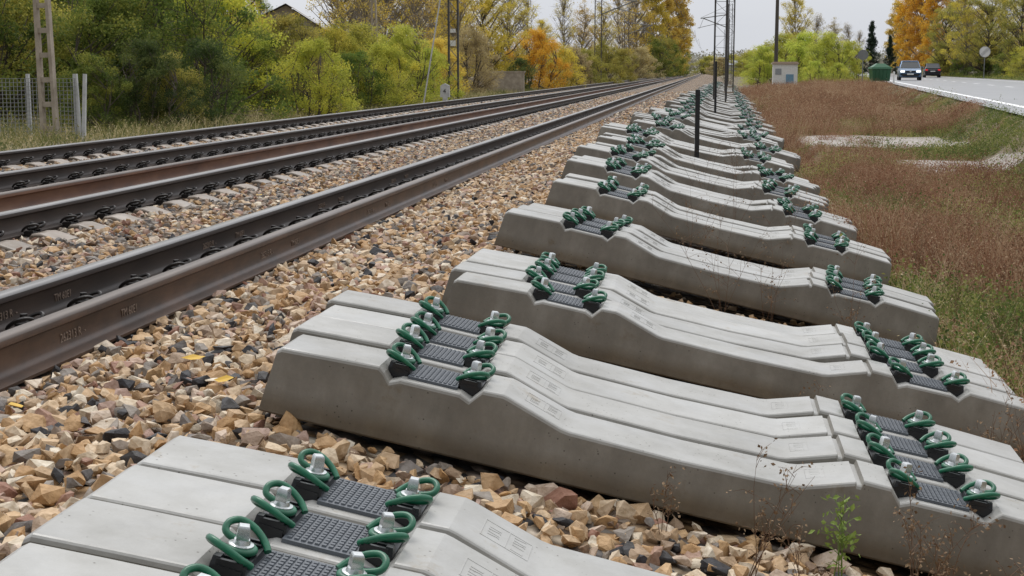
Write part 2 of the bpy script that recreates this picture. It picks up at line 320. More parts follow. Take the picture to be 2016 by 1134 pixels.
# ---------------------------------------------------------------- sleepers
def sleeper_verts(seat,half,wb=.145,joint=False):
    pr=[(half,.19),(half-.014,.2),(seat+.30,.208),(seat+.16,.214),(seat+.142,.2),(seat+.122,.176),(seat+.09,.19),(seat-.09,.19),(seat-.122,.176),(seat-.142,.2),(seat-.155,.215),(seat-.215,.217),(seat-.232,.213),(seat-.40,.160),(seat-.425,.156),(.0,.150)]
    R=list(pr)
    if joint: R=pr[:11]+[(seat-.235,.2165),(seat-.238,.200),(seat-.252,.200),(seat-.256,.207),(seat-.40,.160),(seat-.425,.156),(.0,.150)]
    st=[(-u,h) for u,h in pr[:-1]]+[(0,.150)]+[(u,h) for u,h in R[:-1][::-1]]
    V=[];F=[]
    wz=lambda z:wb-.015*z/.2
    for i,(u,h) in enumerate(st):
        e=(i==0 or i==len(st)-1); s=1 if u>0 else -1
        zs=[0,.006,h-.012,h-.005,h-.0015,h]; ws=[wb-.004,wb,wz(h-.012),wz(h)-.003,wz(h)-.007,wz(h)-.012]
        ring=[(-w_,z) for w_,z in zip(ws,zs)]+[(w_,z) for w_,z in list(zip(ws,zs))[::-1]]
        for (yv,zv) in ring:
            uu=u
            if e: uu=u+s*(-.022*(zv/.2)+.02); yv*=.975
            V.append((uu,yv,zv))
    n=12
    for i in range(len(st)-1):
        for k in range(n):
            a=i*n+k;b=i*n+(k+1)%n; F.append((a,a+n,b+n,b))
    F.append(tuple(range(n))); e=(len(st)-1)*n; F.append(tuple(e+k for k in range(n))[::-1])
    return V,F
SEAT=.755; HALF=1.225; WB=.137; PITCH=.276
G=Geo(); V,F=sleeper_verts(SEAT,HALF,WB,True); G.add(V,F)
def mark_frame(G,s):
    a=Vector((s*(SEAT-.275),0,.1992)); b=Vector((s*(SEAT-.385),0,.1644)); d=(b-a); L=d.length; d.normalize()
    for fx in (0,1,.52):
        p=a+d*L*fx; G.bar(p+Vector((0,-.05,0)),p+Vector((0,.05,0)),.0025,1,.002)
    for yy in (-.05,.05): G.bar(a+Vector((0,yy,0)),b+Vector((0,yy,0)),.0025,1,.002)
    for row in range(2):
        for k in range(6):
            if (k*7+row*3)%5==0: continue
            f=.12+.52*row; p=a+d*L*f; y=-.040+.015*k; q=a+d*L*(f+.24)
            G.bar(p+Vector((0,y,0)),q+Vector((0,y+(.006 if k%2 else 0),0)),.002,1)
            if k%3!=1: G.bar(p+Vector((0,y,0)),p+Vector((0,y+.009,0)),.002,1)
            if k%3!=2: G.bar(q+Vector((0,y,0)),q+Vector((0,y+.009,0)),.002,1)
mark_frame(G,-1); mark_frame(G,1)
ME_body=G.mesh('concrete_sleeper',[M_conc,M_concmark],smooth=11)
G=Geo(); G.box((0,0,.004),(.15,.18,.008))
for i in range(10):
    for j in range(11):
        G.box((-.063+.014*i,-.075+.015*j,.0098),(.0098,.0108,.0036),taper=.8)
ME_pad=G.mesh('rail_pad',[M_pad])
def guide(G,m=0):
    V=[(-.028,-.07,0),(.026,-.07,-.012),(.034,-.07,.016),(.02,-.07,.02),(-.028,-.07,.016),
       (-.028,.07,0),(.026,.07,-.012),(.034,.07,.016),(.02,.07,.02),(-.028,.07,.016)]
    F=[(0,1,2,3,4)[::-1],(5,6,7,8,9)]+[(i,(i+1)%5,(i+1)%5+5,i+5) for i in range(5)]
    G.add(V,F,m)
    for y in (-.064,-.042,.042,.064): G.box((-.002,y,.024),(.05,.008,.014),m)
    G.box((-.03,0,.017),(.008,.135,.018),m); G.box((.024,-.055,.025),(.02,.026,.018),m,taper=.7); G.box((.024,.055,.025),(.02,.026,.018),m,taper=.7)
    G.lathe([(.024,.012),(.021,.026)],n=12,m=m)
G=Geo(); guide(G); ME_guide=G.mesh('guide_plate',[M_black])
half=[(-.04,.044,.022),(-.024,.06,.036),(.004,.069,.053),(.03,.065,.061),(.046,.047,.057),(.042,.03,.045),(.018,.025,.037),(-.004,.024,.034),(-.019,.017,.033),(-.026,0,.033)]
CL=half+[(x,-y,z) for x,y,z in half[:-1][::-1]]
G=Geo(); G.tube(catmull(CL,4),.0072,8); ME_clamp=G.mesh('tension_clamp',[M_green],smooth=60)
G=Geo(); G.lathe([(.022,.036),(.0235,.038),(.0235,.042),(.017,.043),(.0155,.048),(.0145,.051)],n=18)
G.lathe([(.0165,.051),(.0165,.054),(.0155,.074),(.0125,.078)],n=4,phase=math.pi/4); G.lathe([(.010,.0),(.010,.04)],n=8)
ME_bolt=G.mesh('sleeper_bolt',[M_zinc],smooth=35)
GO=.108
def merged_sleeper():
    G=Geo(); V,F=sleeper_verts(SEAT,HALF,WB); G.add(V,F,0)
    for s in (-1,1):
        G.box((s*SEAT,0,.195),(.15,.18,.01),1)
        for q in (-1,1):
            Mx=Matrix.Translation((s*SEAT+q*GO,0,.19))@Matrix.Diagonal((q,1,1,1))
            G.box((0,0,.01),(.06,.14,.03),2,Mx)
            pts=[Mx@Vector(p) for p in CL[::2]+[CL[-1]]]; G.tube(pts,.0085,5,3)
            G.box((0,0,.06),(.03,.03,.036),4,Mx,taper=.8)
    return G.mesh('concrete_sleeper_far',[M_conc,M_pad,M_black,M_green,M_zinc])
ME_far=merged_sleeper()
stack_rects=[]
n_sl=0
def put_sleeper(x0,y,zoff,tilt,yaw,near,label,rollj=0.0):
    global n_sl
    cx=x0+1.24*math.cos(tilt); z=-.150-.2126*cx+zoff
    o=obj('concrete_sleeper',ME_body if near else ME_far,(cx,y,z),(rollj,tilt,yaw))
    tag(o,label,'railway sleeper','new concrete sleepers laid out in batches beside the track'); n_sl+=1
    stack_rects.append((cx-1.23,cx+1.23,y-.135,y+.135))
    if near:
        for s in (-1,1):
            obj('rail_pad',ME_pad,(s*SEAT,0,.1905),parent=o)
            for q in (-1,1):
                rz=0 if q>0 else math.pi
                L=(s*SEAT+q*GO,0,.19)
                obj('guide_plate',ME_guide,L,(0,0,rz),parent=o)
                obj('tension_clamp',ME_clamp,(L[0],L[1]+random.uniform(-.002,.002),L[2]),(0,0,rz+random.uniform(-.06,.06)),parent=o)
                obj('sleeper_bolt',ME_bolt,L,(0,0,random.uniform(0,1.5)),parent=o)
T=math.radians(12)
LB='new grey concrete sleeper with green rail clamps, laid on ballast'
LF='new grey concrete sleeper in a long row beside the track'
stacks=[(-1.255,3.05,5,-.004,T,-.262,[0,.0,.0,.015,0]),
        (-1.315,4.30,4,-.008,T,PITCH,[0,-.03,-.04,-.065]),
        (-1.10,6.12,4,-.012,T-.005,.285,[.0,-.06,-.05,-.06]),
        (-1.19,8.30,3,.02,T+.015,.285,[0,.02,.05]),
        (-1.17,10.65,3,.03,T+.02,.285,[0,.03,.03]),
        (-1.24,12.4,4,.05,T+.02,.285,[0,.03,-.02,.04]),
        (-1.34,14.5,4,.05,T+.02,.285,[0,.05,.03,.1]),
        (-1.30,16.6,5,.05,T+.02,.285,[0,.04,.1,.0,.02])]
for x0,y,nn_,zo,t,dp,dx in stacks:
    for i in range(nn_):
        put_sleeper(x0+dx[i],y+dp*i,zo+random.uniform(-.006,.006),t+random.uniform(-.004,.004),random.uniform(-.008,.008),True,LB)
y=19.0
while y<150:
    k=random.choice([3,4,4,5,6]); base=-1.3+.012*(y-20)+random.uniform(-.12,.16); zo=.05+random.uniform(-.02,.03); t=T+random.uniform(-.01,.03); yw=random.uniform(-.012,.012)
    for i in range(k):
        put_sleeper(base+random.uniform(-.06,.06),y,zo+random.uniform(-.008,.008),t,yw+random.uniform(-.006,.006),y<31,LB if y<31 else LF)
        y+=.28
    y+=random.uniform(.8,1.6)*(1 if y<60 else 1.5)

RN=(-2.95,-4.62); RF=(-6.45,-8.12)
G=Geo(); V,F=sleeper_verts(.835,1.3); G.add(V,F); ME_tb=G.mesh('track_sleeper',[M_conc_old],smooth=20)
CLB=[(x*1.3,y*1.15,z*1.25) for x,y,z in CL]
G=Geo(); guide(G); G.tube(catmull(CLB,3),.009,6); G.lathe([(.026,.045),(.026,.055),(.017,.058),(.016,.085)],n=8)
ME_tclip=G.mesh('rail_fastening',[M_clipdark])
def track_sleepers(cx,y0,y1,ylast,label):
    y=y0
    while y<y1:
        o=obj('track_sleeper',ME_tb,(cx,y,-.172),(0,0,random.uniform(-.004,.004)))
        tag(o,label,'railway sleeper','weathered sleepers under the tracks in use')
        for s in (-1,1):
            for q in (-1,1): obj('rail_fastening',ME_tclip,(s*.835+q*.107,0,.197),(0,0,0 if q>0 else math.pi),parent=o)
        y+=.6
    G=Geo()
    while y<ylast:
        V,F=sleeper_verts(.835,1.3); G.add(V,F,0,Matrix.Translation((cx,y,-.172)))
        for s in (-1,1):
            for q in (-1,1): G.box((cx+s*.835+q*.107,y,.055),(.1,.14,.06),1)
        y+=.6
    o=obj('distant_track_sleepers',G.mesh('distant_track_sleepers',[M_conc_old,M_clipdark])); tag(o,'far run of weathered sleepers half buried in ballast','railway sleeper',kind='stuff')
track_sleepers(-3.785,5.2,60,130,'weathered sleeper half buried in ballast under the nearer track')
track_sleepers(-7.285,11.2,60,130,'weathered sleeper half buried in ballast under the farther track')

RP=[(.075,0),(.075,.0115),(.052,.0165),(.030,.0215),(.0165,.030),(.0105,.045),(.00825,.075),(.0095,.110),(.014,.124),(.030,.132),(.036,.137),(.0362,.158),(.033,.166),(.026,.1705),(.012,.172)]
ring=[(x,z) for x,z in RP]+[(-x,z) for x,z in RP[::-1]]
def rail(x,z,y0,y1,mats,label,group):
    ysl=list(np.arange(y0,40,1.5))+list(np.arange(40,y1,12))+[y1]; n=len(ring); V=[];F=[];m=[]
    for y in ysl:
        for a,b in ring: V.append((a,y,b))
    for j in range(len(ysl)-1):
        for k in range(n):
            F.append((j*n+k,(j+1)*n+k,(j+1)*n+(k+1)%n,j*n+(k+1)%n)); m.append(1 if 11<=k<=17 else 0)
    F.append(tuple(range(n))[::-1]); m.append(0); e=(len(ysl)-1)*n; F.append(tuple(e+k for k in range(n))); m.append(0)
    o=obj('steel_rail',mesh_from('steel_rail',V,F,mats,m,smooth=40),(x,0,z)); tag(o,label,'rail',group); return o
r1=rail(RN[0],.022,-4,600,[M_webdark,M_head],'dark rusty running rail clipped to concrete sleepers','running rails of the two tracks')
rail(RN[1],.022,-4,600,[M_webdark,M_head],'dark rusty running rail clipped to concrete sleepers','running rails of the two tracks')
rail(RF[0],.022,-4,600,[M_webdark,M_head],'dark rusty running rail of the farther track','running rails of the two tracks')
rail(RF[1],.022,-4,600,[M_webdark,M_head],'dark rusty running rail of the farther track','running rails of the two tracks')
r2=rail(-2.49,.018,-4,330,[M_web,M_headrust],'loose brown replacement rail lying on ballast beside the track','loose replacement rails')
r3=rail(-5.33,.03,-4,330,[M_weborange,M_headrust],'loose orange-brown replacement rail lying between the tracks','loose replacement rails')
def text_mesh(txt,size,ext,mat):
    cu=bpy.data.curves.new('t','FONT'); cu.body=txt; cu.size=size; cu.extrude=ext
    o=bpy.data.objects.new('t',cu); link(o); bpy.context.view_layer.update()
    me=bpy.data.meshes.new_from_object(o.evaluated_get(bpy.context.evaluated_depsgraph_get())); bpy.data.objects.remove(o)
    me.materials.clear(); me.materials.append(mat); me.name='rolled_mark'; return me
M_mark=plain('rolled_mark_steel',(.26,.2,.16),.4,.2)
ta=text_mesh('262313 R  -',.05,.002,M_mark); tb=text_mesh('TM 60E1',.05,.002,M_mark)
for k in range(4):
    for r_,dy in ((r2,0),(r1,.35)):
        obj('rolled_mark',ta,(.0105,5.35+dy+k*2.6,.058),(math.pi/2,0,math.pi/2),parent=r_)
        obj('rolled_mark',tb,(.0105,5.95+dy+k*2.6,.058),(math.pi/2,0,math.pi/2),parent=r_)

# ---------------------------------------------------------------- ballast stones
templates=[]
for k in range(30):
    bm=bmesh.new()
    for i in range(random.choice((9,12,15,19))):
        v=Vector((random.gauss(0,1),random.gauss(0,1),random.gauss(0,1))).normalized()*random.uniform(.68,1.15)
        bm.verts.new(v)
    bmesh.ops.convex_hull(bm,input=bm.verts)
    bmesh.ops.delete(bm,geom=[v for v in bm.verts if not v.link_faces],context='VERTS')
    bmesh.ops.triangulate(bm,faces=bm.faces); bm.verts.index_update()
    templates.append((np.array([v.co[:] for v in bm.verts]),np.array([[v.index for v in f.verts] for f in bm.faces]))); bm.free()
def rotmats(n):
    q=rng.normal(size=(n,4)); q/=np.linalg.norm(q,axis=1)[:,None]; w_,x,y,z=q.T
    return np.stack([np.stack([1-2*(y*y+z*z),2*(x*y-z*w_),2*(x*z+y*w_)],-1),np.stack([2*(x*y+z*w_),1-2*(x*x+z*z),2*(y*z-x*w_)],-1),np.stack([2*(x*z-y*w_),2*(y*z+x*w_),1-2*(x*x+y*y)],-1)],1)
def stones(name,regions,label):
    allV=[];allT=[];allC=[];off=0
    for (x0,x1,y0,y1,cell,r0,r1_,zlo,zhi,grey) in regions:
        gx,gy=np.meshgrid(np.arange(x0,x1,cell),np.arange(y0,y1,cell)); P=np.stack([gx.ravel(),gy.ravel()],-1)+rng.uniform(-.6,.6,(gx.size,2))*cell
        X,Y=P.T; keep=(X>-.503*Y-1.0)&(X<.203*Y+1.2)
        for rx in RN+RF+(-2.49,-5.33): keep&=np.abs(X-rx)>.098
        P=P[keep]; X,Y=P.T; keep=np.ones(len(P),bool)
        for a,b,c,d in stack_rects:
            if d<y0 or c>y1: continue
            keep&=~((X>a+.04)&(X<b-.03)&(Y>c)&(Y<d))
        for cx in (-3.785,-7.285):
            u=np.abs(X-cx); ph=np.abs(((Y-(5.2 if cx>-5 else 11.2)+.3)%.6)-.3)
            keep&=~((u>.36)&(u<1.28)&(ph<.14)&(rng.random(len(P))>.03))
        P=P[keep]; n=len(P); X,Y=P.T
        Z=bed_z(X)+rng.uniform(zlo,zhi,n); R=rotmats(n); S=(r0+(r1_-r0)*rng.random((n,1))**1.4)*rng.uniform(.52,1.35,(n,3)); kk=rng.integers(0,len(templates),n)
        C=rng.random(n)
        if grey: C=np.where(rng.random(n)<.25,rng.uniform(.1,.28,n),C)
        else: C=np.where(rng.random(n)<.25,rng.uniform(.36,.84,n),C)
        pos=np.stack([X,Y,Z],-1)
        for k,(tv,tf) in enumerate(templates):
            idx=np.nonzero(kk==k)[0]
            if not len(idx): continue
            v=np.einsum('nij,nvj->nvi',R[idx],tv[None]*S[idx][:,None,:]); v[...,2]*=.85; v+=pos[idx][:,None,:]
            m=len(tv); t=tf[None]+(np.arange(len(idx))*m)[:,None,None]+off
            allV.append(v.reshape(-1,3)); allT.append(t.reshape(-1,3)); allC.append(np.repeat(C[idx],m)); off+=m*len(idx)
    me=tri_mesh(name,np.concatenate(allV),np.concatenate(allT),[M_stone],np.concatenate(allC))
    o=obj(name,me); tag(o,label,'gravel',kind='stuff'); return off
stones('ballast_gravel',[(-2.44,1.75,1.5,8.6,.040,.018,.046,-.012,.024,False),(-2.44,-1.0,8.6,30,.046,.021,.043,-.01,.022,False),(-1.0,1.7,8.6,22,.06,.024,.04,-.01,.02,False)],'tan and orange crushed stone ballast along the track shoulder')
stones('track_ballast_gravel',[(-9.3,-2.44,5.5,30,.052,.023,.042,-.012,.018,True),(-9.3,-1.1,30,75,.095,.042,.06,-.02,.02,True)],'pale crushed stone ballast between the rails')

# ---------------------------------------------------------------- vegetation
def leaf_quads(P,size):
    n=len(P); R=rotmats(n); s=size*rng.uniform(.6,1.3,(n,1))
    base=np.array([[-.5,0,0],[0,-.32,.08],[.5,0,0],[0,.32,.08]])
    v=np.einsum('nij,kj->nki',R,base)*s[:,None,:]+P[:,None,:]
    t=np.array([[0,1,2],[0,2,3]])[None]+(np.arange(n)*4)[:,None,None]
    return v.reshape(-1,3),t.reshape(-1,3)
def build_tree_meshes(name,H,R,b0,ncl,lpc,leaf,cr,seed,shape='round',tr=.12,stems=1,bark=None,limbs=1.0,twigs=0):
    r=random.Random(seed); nr=np.random.default_rng(seed); cl=[]
    for i in range(ncl):
        u=r.random(); t=b0+(1-b0)*u
        if shape=='round': env=R*math.sqrt(max(.02,1-(abs(u-.42)/.6)**2.2))
        elif shape=='bush': env=R*math.sqrt(max(.03,1-max(0,u-.15)**2/.74))
        elif shape=='column': env=R*max(.1,(math.sin(math.pi*min(1,u*.88+.12))))**.6
        else: env=R*(1-u)*.97+.05
        a=r.random()*2*math.pi; q=env*(r.random()**.5)*r.uniform(.75,1.22)
        cl.append(Vector((q*math.cos(a),q*math.sin(a),t*H*r.uniform(.9,1.08))))
    G=Geo(); axes=[]
    for s in range(stems):
        rt=Vector((0,0,-.15)) if stems==1 else Vector((r.uniform(-.4,.4)*R,r.uniform(-.4,.4)*R,-.15))
        top=Vector((rt.x*1.5+r.uniform(-.1,.1)*R,rt.y*1.5+r.uniform(-.1,.1)*R,H*(.95 if stems==1 else r.uniform(.55,.85))))
        pts=[]
        for f in (0,.15,.35,.6,.8,1):
            j=0 if f in (0,1) else .025*H
            pts.append(rt+(top-rt)*f+Vector((r.uniform(-j,j),r.uniform(-j,j),0)))
        pp=catmull(pts,3); G.tube(pp,[tr*(1-.9*i/(len(pp)-1))+.004 for i in range(len(pp))],7); axes.append(pp)
    for c in cl:
        if r.random()>limbs: continue
        ax=min(axes,key=lambda A:(A[8].xy-c.xy).length)
        rad=(c.xy-ax[8].xy).length; zt=max(.08*H,c.z-rad*r.uniform(.5,1.1)-.05*H)
        st=min(ax,key=lambda p:abs(p.z-zt)); mid=(st+c)/2+Vector((r.uniform(-.1,.1),r.uniform(-.1,.1),-.05))*rad
        L=(c-st).length; r0=max(.006,min(tr*.45,.02*L+.004))
        G.tube([st,mid,c],[r0,r0*.6,r0*.25],5,cap=False)
        for k in range(twigs):
            d=Vector((r.gauss(0,1),r.gauss(0,1),r.gauss(.6,.8))).normalized()*r.uniform(.6,1.6)*cr*1.6
            s0=st+(c-st)*r.uniform(.35,1); G.tube([s0,s0+d*.5+Vector((0,0,.03)),s0+d],[r0*.35+.002,r0*.22+.002,.002],3,cap=False)
    trunk=G.mesh(name+'_trunk',[bark or M_bark],smooth=60)
    P=[];C=[]
    for c in cl:
        n=int(lpc*r.uniform(.6,1.4)); rr=cr*r.uniform(.6,1.35)
        d=nr.normal(size=(n,3)); d/=np.linalg.norm(d,axis=1)[:,None]; d*=(nr.random((n,1))**.45)*rr*np.array([1,1,.75])
        P.append(np.array(c)[None]+d); tcl=r.random()
        C.append(np.clip(.6*tcl+.4*nr.random(n),0,1))
    P=np.concatenate(P); C=np.concatenate(C); P[:,2]=np.maximum(P[:,2],.03)
    v,t=leaf_quads(P,leaf); return trunk,(v,t,np.repeat(C,4)),name
CR={}
def crown(tpl,mat):
    key=(tpl[2],mat.name)
    if key not in CR: CR[key]=tri_mesh(tpl[2]+'_crown',tpl[1][0],tpl[1][1],[mat],tpl[1][2])
    return CR[key]
def lm(name,a,b,c,tr=.45,rand=.15): return tint_mat(name,[(0,a),(.5,b),(1,c)],rough=.65,transl=tr,rand=rand,spec=.2)
L_green=lm('leaf_green',(.06,.105,.025),(.16,.22,.045),(.44,.42,.08))
L_dark=lm('leaf_dark_green',(.035,.06,.025),(.09,.13,.035),(.2,.22,.06))
L_olive=lm('leaf_olive',(.18,.19,.05),(.38,.36,.08),(.62,.52,.12))
L_lime=lm('leaf_turning',(.24,.28,.045),(.5,.5,.08),(.76,.66,.11))
L_yelgreen=lm('leaf_yellow_green',(.27,.33,.06),(.52,.56,.1),(.74,.7,.15))
L_yellow=lm('leaf_yellow',(.38,.32,.06),(.68,.56,.09),(.82,.7,.13))
L_gold=lm('leaf_golden',(.4,.3,.07),(.68,.49,.1),(.8,.64,.15))
L_orange=lm('leaf_orange',(.45,.24,.04),(.75,.45,.06),(.85,.58,.1))
L_brown=lm('leaf_brown',(.28,.22,.12),(.46,.37,.19),(.62,.52,.28))
L_con=lm('needle_green',(.015,.03,.02),(.03,.052,.032),(.05,.08,.045),.05)
L_far=lm('distant_leaf',(.28,.29,.24),(.36,.34,.27),(.44,.4,.31),.15)  # distance haze painted in: leaf colours made paler and greyer
B1=build_tree_meshes('bush_a',3.4,2.1,.02,120,180,.08,.42,1,'bush',.05,6)
B2=build_tree_meshes('bush_b',4.2,2.0,.03,120,180,.08,.42,2,'bush',.06,5)
B3=build_tree_meshes('bush_c',2.4,1.5,.02,80,160,.065,.33,3,'bush',.04,6)
B4=build_tree_meshes('bush_d',3.8,2.4,.02,170,120,.08,.40,12,'bush',.05,8,None,1.0,2)
T1=build_tree_meshes('tree_a',8.5,3.0,.16,150,150,.11,.6,4,'round',.16,1,twigs=2)
T2=build_tree_meshes('tree_b',10,2.6,.14,150,130,.11,.55,5,'round',.17,1,M_palebark,twigs=3)
S1=build_tree_meshes('airy_tree_a',12,2.6,.1,180,62,.13,.6,6,'round',.15,1,M_palebark,twigs=4)
S2=build_tree_meshes('airy_tree_b',11,2.2,.1,140,32,.12,.55,7,'column',.1,2,M_palebark,twigs=6)
P1=build_tree_meshes('poplar_a',16,2.4,.08,170,120,.2,.75,8,'column',.2,1,M_palebark,twigs=2)
P2=build_tree_meshes('poplar_b',14,2.0,.1,150,90,.18,.65,9,'column',.18,1,M_palebark,twigs=3)
K1=build_tree_meshes('conifer_a',8,1.9,.06,190,110,.13,.36,10,'cone',.13,1)
def survey(tanb,Y):
    return Y*(tanb*CY-SY)/(CY+tanb*SY)
def tree(tpl,mat,x,y,s=1.0,sx=None,name='deciduous_tree',label='tree',cat='tree',group=None,z=None):
    zz=float(ground_z(x,y)) if z is None else z
    e=empty(name,(x,y,zz),(0,0,random.uniform(0,6.28))); sx=sx or s
    obj('trunk',tpl[0],parent=e,scale=(sx,sx,s)); obj('crown',crown(tpl,mat),parent=e,scale=(sx,sx,s))
    tag(e,label,cat,group); return e
def tb_(px): return (px-1008)/2942.
def bush(tpl,mat,px,Y,s,label,group='shrubs along the fence side of the tracks',sx=None): return tree(tpl,mat,survey(tb_(px),Y),Y,s,sx,'shrub',label,'bush',group)
def dtree(tpl,mat,px,Y,s,label,name='deciduous_tree',group=None,sx=None): return tree(tpl,mat,survey(tb_(px),Y),Y,s,sx,name,label,'tree',group)
bush(B1,L_olive,20,33,.95,'olive-yellow shrub behind a wire fence'); bush(B2,L_green,-60,31,1.,'green shrub behind a wire fence')
bush(B4,L_green,120,36,.85,'green leafy shrub behind a wire fence'); bush(B1,L_green,225,33,.8,'green shrub beside the grassy verge')
bush(B4,L_green,340,35,1.0,'big green shrub with some yellow leaves'); bush(B1,L_dark,285,30,.5,'dark green low shrub beside the grassy verge')
bush(B2,L_lime,425,39,.9,'shrub turning yellow beside the verge'); bush(B3,L_dark,400,32,.75,'low dark green shrub beside the verge')
bush(B3,L_green,500,40,.9,'low green shrub beside the verge'); bush(B4,L_olive,570,42,.68,'rounded olive shrub beside the verge')
bush(B2,L_lime,660,46,.60,'rounded yellow-olive shrub beside the verge'); bush(B3,L_lime,620,38,.8,'low yellow-green shrub beside the verge')
bush(B1,L_olive,710,56,.8,'olive shrub beside the verge'); bush(B3,L_green,700,45,.7,'low green shrub beside the verge')
bush(B1,L_yelgreen,795,50,.72,'rounded yellow-green shrub by the track'); bush(B3,L_lime,845,54,.8,'low olive shrub by the track'); bush(B3,L_lime,755,46,.8,'low green shrub by the track')
bush(B2,L_brown,930,75,.8,'brown shrub by the track')
for px,Y,m,s in ((180,39,L_lime,.8),(265,37,L_green,.85),(380,42,L_green,.9),(480,47,L_olive,.8),(525,48,L_lime,.66),(605,50,L_olive,.66),(70,38,L_yellow,.75),(655,58,L_yellow,.7),(860,66,L_gold,.7),(740,62,L_lime,.75),(330,31,L_olive,.42),(180,29,L_green,.42)):
    bush(B4 if px%2 else B1,m,px,Y,s,'leafy shrub in the hedge beside the verge')
for px,Y,m,s,tp in ((70,47,L_green,.8,T1),(150,52,L_yellow,.8,T2),(265,44,L_green,.75,T1),(395,46,L_lime,.7,T2),(470,60,L_yellow,.7,T1),(20,60,L_gold,.8,T2),(-40,45,L_yellow,.8,T1),(215,60,L_olive,.8,T1),(330,60,L_yellow,.9,T2),(320,48,L_green,.7,T1)):
    dtree(tp,m,px,Y,s,'leafy tree in early autumn colour behind shrubs',group='roadside trees behind the shrubs')
dtree(T1,L_dark,555,105,.62,'dark green tree behind the ruined house'); dtree(T1,L_dark,590,115,.58,'dark green tree behind the ruined house'); dtree(T2,L_green,520,100,.6,'green tree behind the ruined house')
for px,Y,m,s,tp in ((500,82,L_olive,.42,T1),(675,90,L_gold,.75,S1),(720,80,L_gold,.7,S2),(700,100,L_gold,.75,S1),(770,85,L_yellow,.75,S1),(820,75,L_gold,.7,S2),(850,95,L_gold,.75,S1),(905,85,L_gold,.7,T2),(960,90,L_yellow,.7,T1),(880,110,L_yellow,.8,T2),(1000,120,L_yellow,.75,S1),(735,110,L_yellow,.7,S1),(800,105,L_gold,.8,S1)):
    dtree(tp,m,px,Y,s,'tall golden autumn tree with thin branches',group='autumn trees behind the tracks')
bush(B1,L_orange,1055,92,1.0,'bright orange shrub beside the track'); bush(B2,L_yellow,1105,95,.8,'yellow shrub beside the track'); bush(B3,L_dark,1025,84,.75,'dark shrub under an orange bush')
for px,Y,m,s,tp in ((1150,115,L_olive,.9,B1),(1190,125,L_olive,1,B2),(1130,110,L_brown,.8,B1),(1225,150,L_olive,1.1,B1),(1260,190,L_brown,1.3,B1),(1290,220,L_green,1.5,B2),(1330,280,L_olive,1.4,B1),(1320,250,L_green,1.6,B2)):
    bush(tp,m,px,Y,s,'scrubby shrub beside the track')
for px,Y,m,s,tp in ((1035,135,L_yellow,.75,S2),(1070,150,L_yellow,.6,T2),(1110,160,L_yellow,.85,S2),(1150,170,L_gold,.7,S1),(1185,175,L_yellow,.75,S1),(1215,190,L_gold,1.0,S2),(1250,210,L_gold,1.1,S1),(1285,240,L_yellow,1.1,P1),(1312,260,L_gold,1.1,P2),(1335,290,L_gold,1.2,P1),(1305,230,L_olive,.8,T1),(1240,260,L_brown,1.2,S2),(1342,330,L_yellow,1.1,P2)):
    dtree(tp,m,px,Y,s,'tall thin autumn tree beside the line',group='autumn trees behind the tracks')
for px,Y,s,m in ((1500,112,.78,L_yelgreen),(1540,122,1.05,L_yelgreen),(1585,118,1.05,L_yelgreen),(1630,112,1.0,L_yelgreen),(1672,116,.85,L_yelgreen),(1605,108,.65,L_yelgreen),(1650,107,.6,L_yelgreen),(1560,150,1,L_olive)):
    bush(B1 if s>.7 else B3,m,px,Y,s,'light yellow-green shrub between track and road','shrubs between the track and the road')
dtree(T2,L_yellow,1563,165,.95,'yellow tree between track and road',sx=.7)
for px,Y,s,tp,m in ((1608,190,.7,S2,L_brown),(1640,200,.6,S1,L_brown),(1665,210,.65,S2,L_brown),(1690,230,.6,S2,L_brown),(1600,240,.7,T1,L_olive)):
    dtree(tp,m,px,Y,s,'thin nearly bare tree between track and road',group='bare trees near the road')
dtree(K1,L_con,1714,210,.9,'dark green conifer near the road','conifer_tree'); dtree(K1,L_con,1750,240,.75,'dark green conifer near the road','conifer_tree')
for px,Y,s,m in ((1785,300,1.15,L_orange),(1812,290,1.25,L_orange),(1838,275,1.1,L_orange),(1765,340,1,L_gold)):
    dtree(P1,m,px,Y,s,'tall orange poplar beside the road',group='poplars beside the road',sx=s*1.1)
for px,Y,s,tp,m in ((1865,215,1.1,T1,L_olive),(1900,200,1.1,T2,L_yellow),(1940,185,1.1,T1,L_olive),(1975,190,1.0,T2,L_yellow),(2010,170,1.1,T1,L_olive),(1880,240,1.2,P2,L_brown),(2045,180,1.1,T2,L_gold),(1925,240,1.2,T1,L_gold)):
    dtree(tp,m,px,Y,s,'yellowing tree beyond the road',group='trees beyond the road')
for px,Y,s,m in ((1870,215,1,L_olive),(1905,200,.9,L_green),(1960,185,.9,L_green),(1990,175,.9,L_green),(2020,165,.9,L_lime),(1850,240,1,L_olive),(2045,155,.9,L_olive)):
    bush(B1,m,px,Y,s,'green shrub beyond the road','shrubs beyond the road',sx=s*1.4)
for px,Y,s,m in ((1395,420,1.6,L_olive),(1420,400,1.3,L_brown),(1440,410,1.4,L_olive),(1470,300,1.2,L_olive),(1480,240,1.1,L_olive),(1500,200,1,L_yelgreen)):
    bush(B1,m,px,Y,s,'hazy far shrub near the end of the line','far shrubs near the line',sx=s*1.5)
P=[];C=[]
for k in range(760):
    x=rng.uniform(-260,360); y=rng.uniform(430,640); h=rng.uniform(4,9)
    if k>520: x=rng.uniform(-60,110); y=rng.uniform(620,720); h=rng.uniform(5,11)
    elif -16<x<8: continue
    nl=150; d=rng.normal(size=(nl,3)); d/=np.linalg.norm(d,axis=1)[:,None]; d*=rng.random((nl,1))**.4*np.array([4,4,h*.5]); P.append(d+np.array([x,y,h*.5])); C.append(np.clip(rng.random()*.6+rng.random(nl)*.4,0,1))
